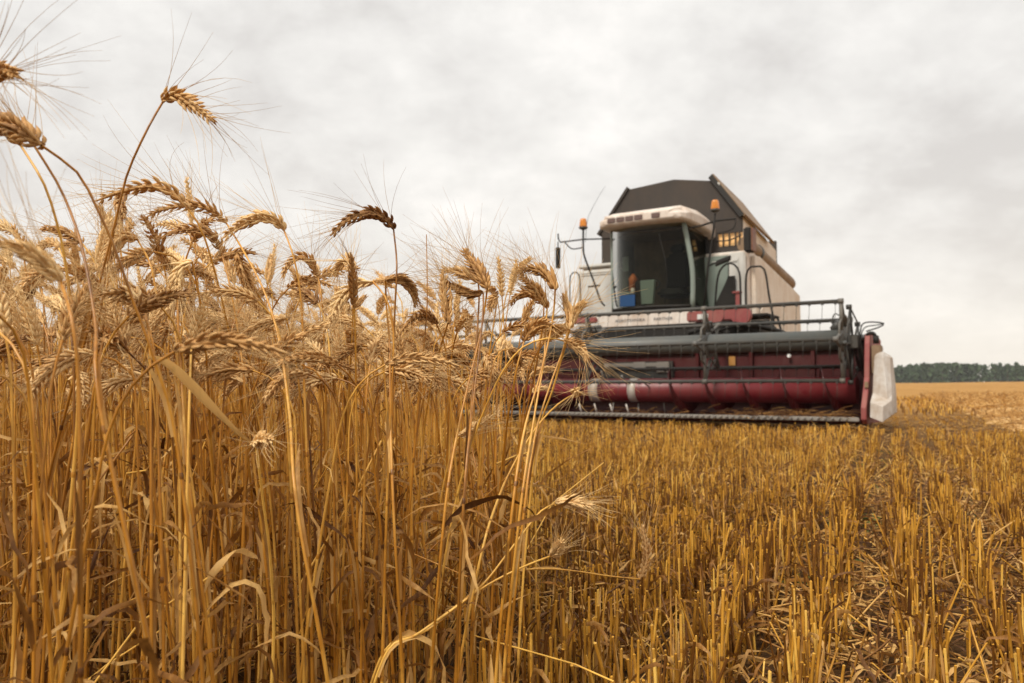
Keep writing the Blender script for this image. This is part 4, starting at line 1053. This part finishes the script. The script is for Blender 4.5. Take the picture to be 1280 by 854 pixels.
# interior
b = BM(); b.box(-.62, .68, 2.1, 2.97, 1.81, 1.84); b.box(-.62, .68, 2.90, 2.965, 1.84, 3.1); b.box(-.62,.68,2.1,2.97,3.08,3.12); b.build('cab_lining', paint('cab_lining', (.085, .062, .045), amt=.2, rough=.9), CAB)
b = BM(); b.box(.04, .50, 2.35, 2.8, 2.02, 2.16, .05); b.box(.06, .48, 2.68, 2.82, 2.16, 2.80, .06); b.box(.14, .40, 2.7, 2.8, 2.80, 2.96, .04); b.build('operator_seat', P_BLACK, CAB)
b = BM(); b.tube([(-.12, 2.15, 1.84), (-.08, 2.3, 2.2)], .035, 8)
ang = np.arange(25) * 2 * pi / 24; b.tube([(-.25 + .0 + cos(a) * .19 + .17, 2.32 + sin(a) * .12, 2.22 + sin(a) * .12) for a in ang], .014, 6, cap=False); b.build('steering_wheel', P_BLACK, CAB)
b = BM(); b.prism([(-.10, 1.88), (.10, 1.88), (.14, 2.28), (-.12, 2.28)], 'y', 2.04, 2.12); b.build('pale_console', P_TEAL, CAB, bevel=.01)
b = BM(); b.tube([(-.40, 2.35, 2.14), (-.40, 2.35, 2.3), (-.38, 2.35, 2.36), (-.38, 2.35, 2.45)], [.06, .05, .08, .02], 10); b.build('orange_flask', P_ORANGE, CAB)
b = BM(); b.box(-.60, -.57, 2.25, 2.3, 1.84, 2.55); b.box(-.58, -.30, 2.2, 2.3, 2.08, 2.13, .01); b.box(-.56, -.45, 2.3, 2.34, 2.5, 2.75, .01); b.build('instrument_rack', P_TEAL, CAB)
b = BM(); b.box(-.39, -.12, 1.835, 1.845, 1.84, 2.03, .002); b.build('blue_board', P_BLUE, CAB)
b = BM(); b.tube([(-.24, 2.02, 2.06), (-.24, 2.02, 2.16)], [.04, .03], 8); b.build('white_cup', P_CREAM, CAB)
b = BM(); b.tube([(.38, 1.885, 1.86), (.42, 1.87, 2.4), (.30, 1.86, 3.0)], .008, 5, 12); b.build('windscreen_wiper', P_BLACK, CAB)

# ---------------- rails, mirrors, beacons
b = BM()
b.tube([(-1.60, 1.9, 3.20), (-1.59, 1.9, 3.10), (-1.55, 1.9, 3.045), (-1.10, 1.9, 3.05), (-.62, 1.95, 3.02)], .014, 6)
b.tube([(-1.46, 1.9, 3.03), (-1.36, 1.9, 2.93), (-1.28, 1.9, 2.90), (-1.10, 1.9, 2.91)], .011, 6, 14)
b.tube([(-1.10, 1.9, 3.22), (-1.10, 1.9, 2.86), (-1.06, 1.9, 2.70), (-.90, 1.9, 2.30), (-.78, 1.9, 1.98), (-.70, 1.9, 1.88)], .017, 6, 22)
b.tube([(-1.60, 1.9, 3.06), (-1.60, 1.9, 2.94)], .01, 6); b.tube([(-1.0, 1.88, 2.22), (-.78, 1.88, 2.23)], .016, 6)
MB_ = b.build('mirror_bracket', P_BLACK, CH)
b = BM(); b.loft([[(x - .61 - 1.0 + .0 + dx, y, z) for dx, y, z in ((-.035, 1.88, zz), (.035, 1.85, zz), (.035, 1.95, zz), (-.035, 1.97, zz))] for zz, x in ((2.59, 0), (2.63, -.0), (2.92, 0), (2.96, 0))]); b.build('mirror', P_BLACK, MB_, bevel=.015)
b = BM(); b.tube([(.74, 2.0, 3.06), (.95, 1.95, 3.06), (1.25, 1.9, 3.10), (1.55, 1.9, 3.10)], .016, 6, 16)
b.tube([(1.225, 1.9, 3.22), (1.20, 1.9, 3.0), (1.10, 1.9, 2.4), (1.02, 1.9, 1.75)], .018, 6); b.tube([(1.55, 1.9, 3.1), (1.50, 1.9, 2.95), (1.25, 1.9, 2.90)], .010, 6, 12)
b.tube([(1.10, 1.9, 2.40), (1.22, 1.88, 2.44), (1.40, 1.9, 2.50)], .013, 6)
MB2 = b.build('mirror_bracket', P_BLACK, CH)
b = BM(); b.prism([(1.22, 2.38), (1.46, 2.46), (1.47, 2.54), (1.24, 2.47)], 'y', 1.84, 1.92); b.build('mirror', P_BLACK, MB2, bevel=.02)
def beacon(x, y, z, par):
    b = BM(); b.tube([(x, y, z), (x, y, z + .02), (x, y, z + .045)], [.04, .075, .075], 16); bc = b.build('beacon', P_STEEL, par)
    b = BM(); b.tube([(x, y, z + .046), (x, y, z + .06), (x, y, z + .15), (x, y, z + .185), (x, y, z + .195)], [.068, .068, .058, .048, .02], 18); b.build('amber_dome', M_AMBER, bc)
beacon(-1.10, 1.9, 3.22, MB_); beacon(1.225, 1.9, 3.24, MB2)
b = BM(); b.tube([(-1.06, 1.9, 3.0), (-1.02, 1.92, 3.4), (-.86, 1.95, 3.72), (-.72, 2.0, 3.95)], [.005, .004, .003, .002], 5, 20); b.build('antenna', P_BLACK, CH)
def rail(pts, r=.016, mat=P_BLACK):
    b = BM(); b.tube(pts, r, 7, 24); return b.build('hand_rail', mat, CH)
rail([(-1.53, 2.2, 1.70), (-1.53, 2.2, 2.40), (-1.49, 2.2, 2.52), (-1.42, 2.2, 2.55), (-1.36, 2.2, 2.50), (-1.33, 2.2, 2.38), (-1.32, 2.2, 1.70)], .012)
rail([(1.09, 2.2, 1.72), (1.14, 2.2, 2.20), (1.20, 2.2, 2.38), (1.32, 2.2, 2.47), (1.44, 2.2, 2.42), (1.50, 2.2, 2.28), (1.51, 2.2, 2.05), (1.51, 2.2, 1.74)])
rail([(1.59, 2.2, 1.72), (1.60, 2.2, 2.22), (1.66, 2.2, 2.37), (1.76, 2.2, 2.38), (1.86, 2.2, 2.36), (1.91, 2.2, 2.22), (1.95, 2.2, 1.90), (2.02, 2.2, 1.50)])
b = BM(); b.box(1.42, 1.50, 2.22, 2.28, 1.72, 1.99, .01); b.box(1.37, 1.51, 2.20, 2.30, 1.98, 2.02, .01); b.build('red_ladder_post', P_PINK, CH)
b = BM(); b.box(.80, 1.95, 2.1, 2.8, 1.60, 1.64, .01)
for z in (1.30, .98, .66): b.box(1.95, 2.25, 2.25, 2.65, z, z + .03, .005)
for y in (2.25, 2.65): b.tube([(1.95, y, 1.62), (2.2, y, .62)], .02, 6)
b.build('access_ladder', P_BLACK, CH)

# ================================================================== haze: even, faint, round the whole place
b = BM(); b.box(-1300, 1300, -60, 1620, -1.5, 22)
me = bpy.data.meshes.new('haze'); b.b.to_mesh(me); b.b.free()
mh = bpy.data.materials.new('haze'); mh.use_nodes = True; t = mh.node_tree; t.nodes.clear()
oh = N(t, 'ShaderNodeOutputMaterial'); pv = N(t, 'ShaderNodeVolumePrincipled'); pv.inputs['Density'].default_value = 0.0003; pv.inputs['Color'].default_value = (.93, .94, .95, 1)
t.links.new(pv.outputs[0], oh.inputs['Volume']); me.materials.append(mh)
tag(new_obj('haze', me), 'faint pale haze over the field', 'haze', kind='stuff')
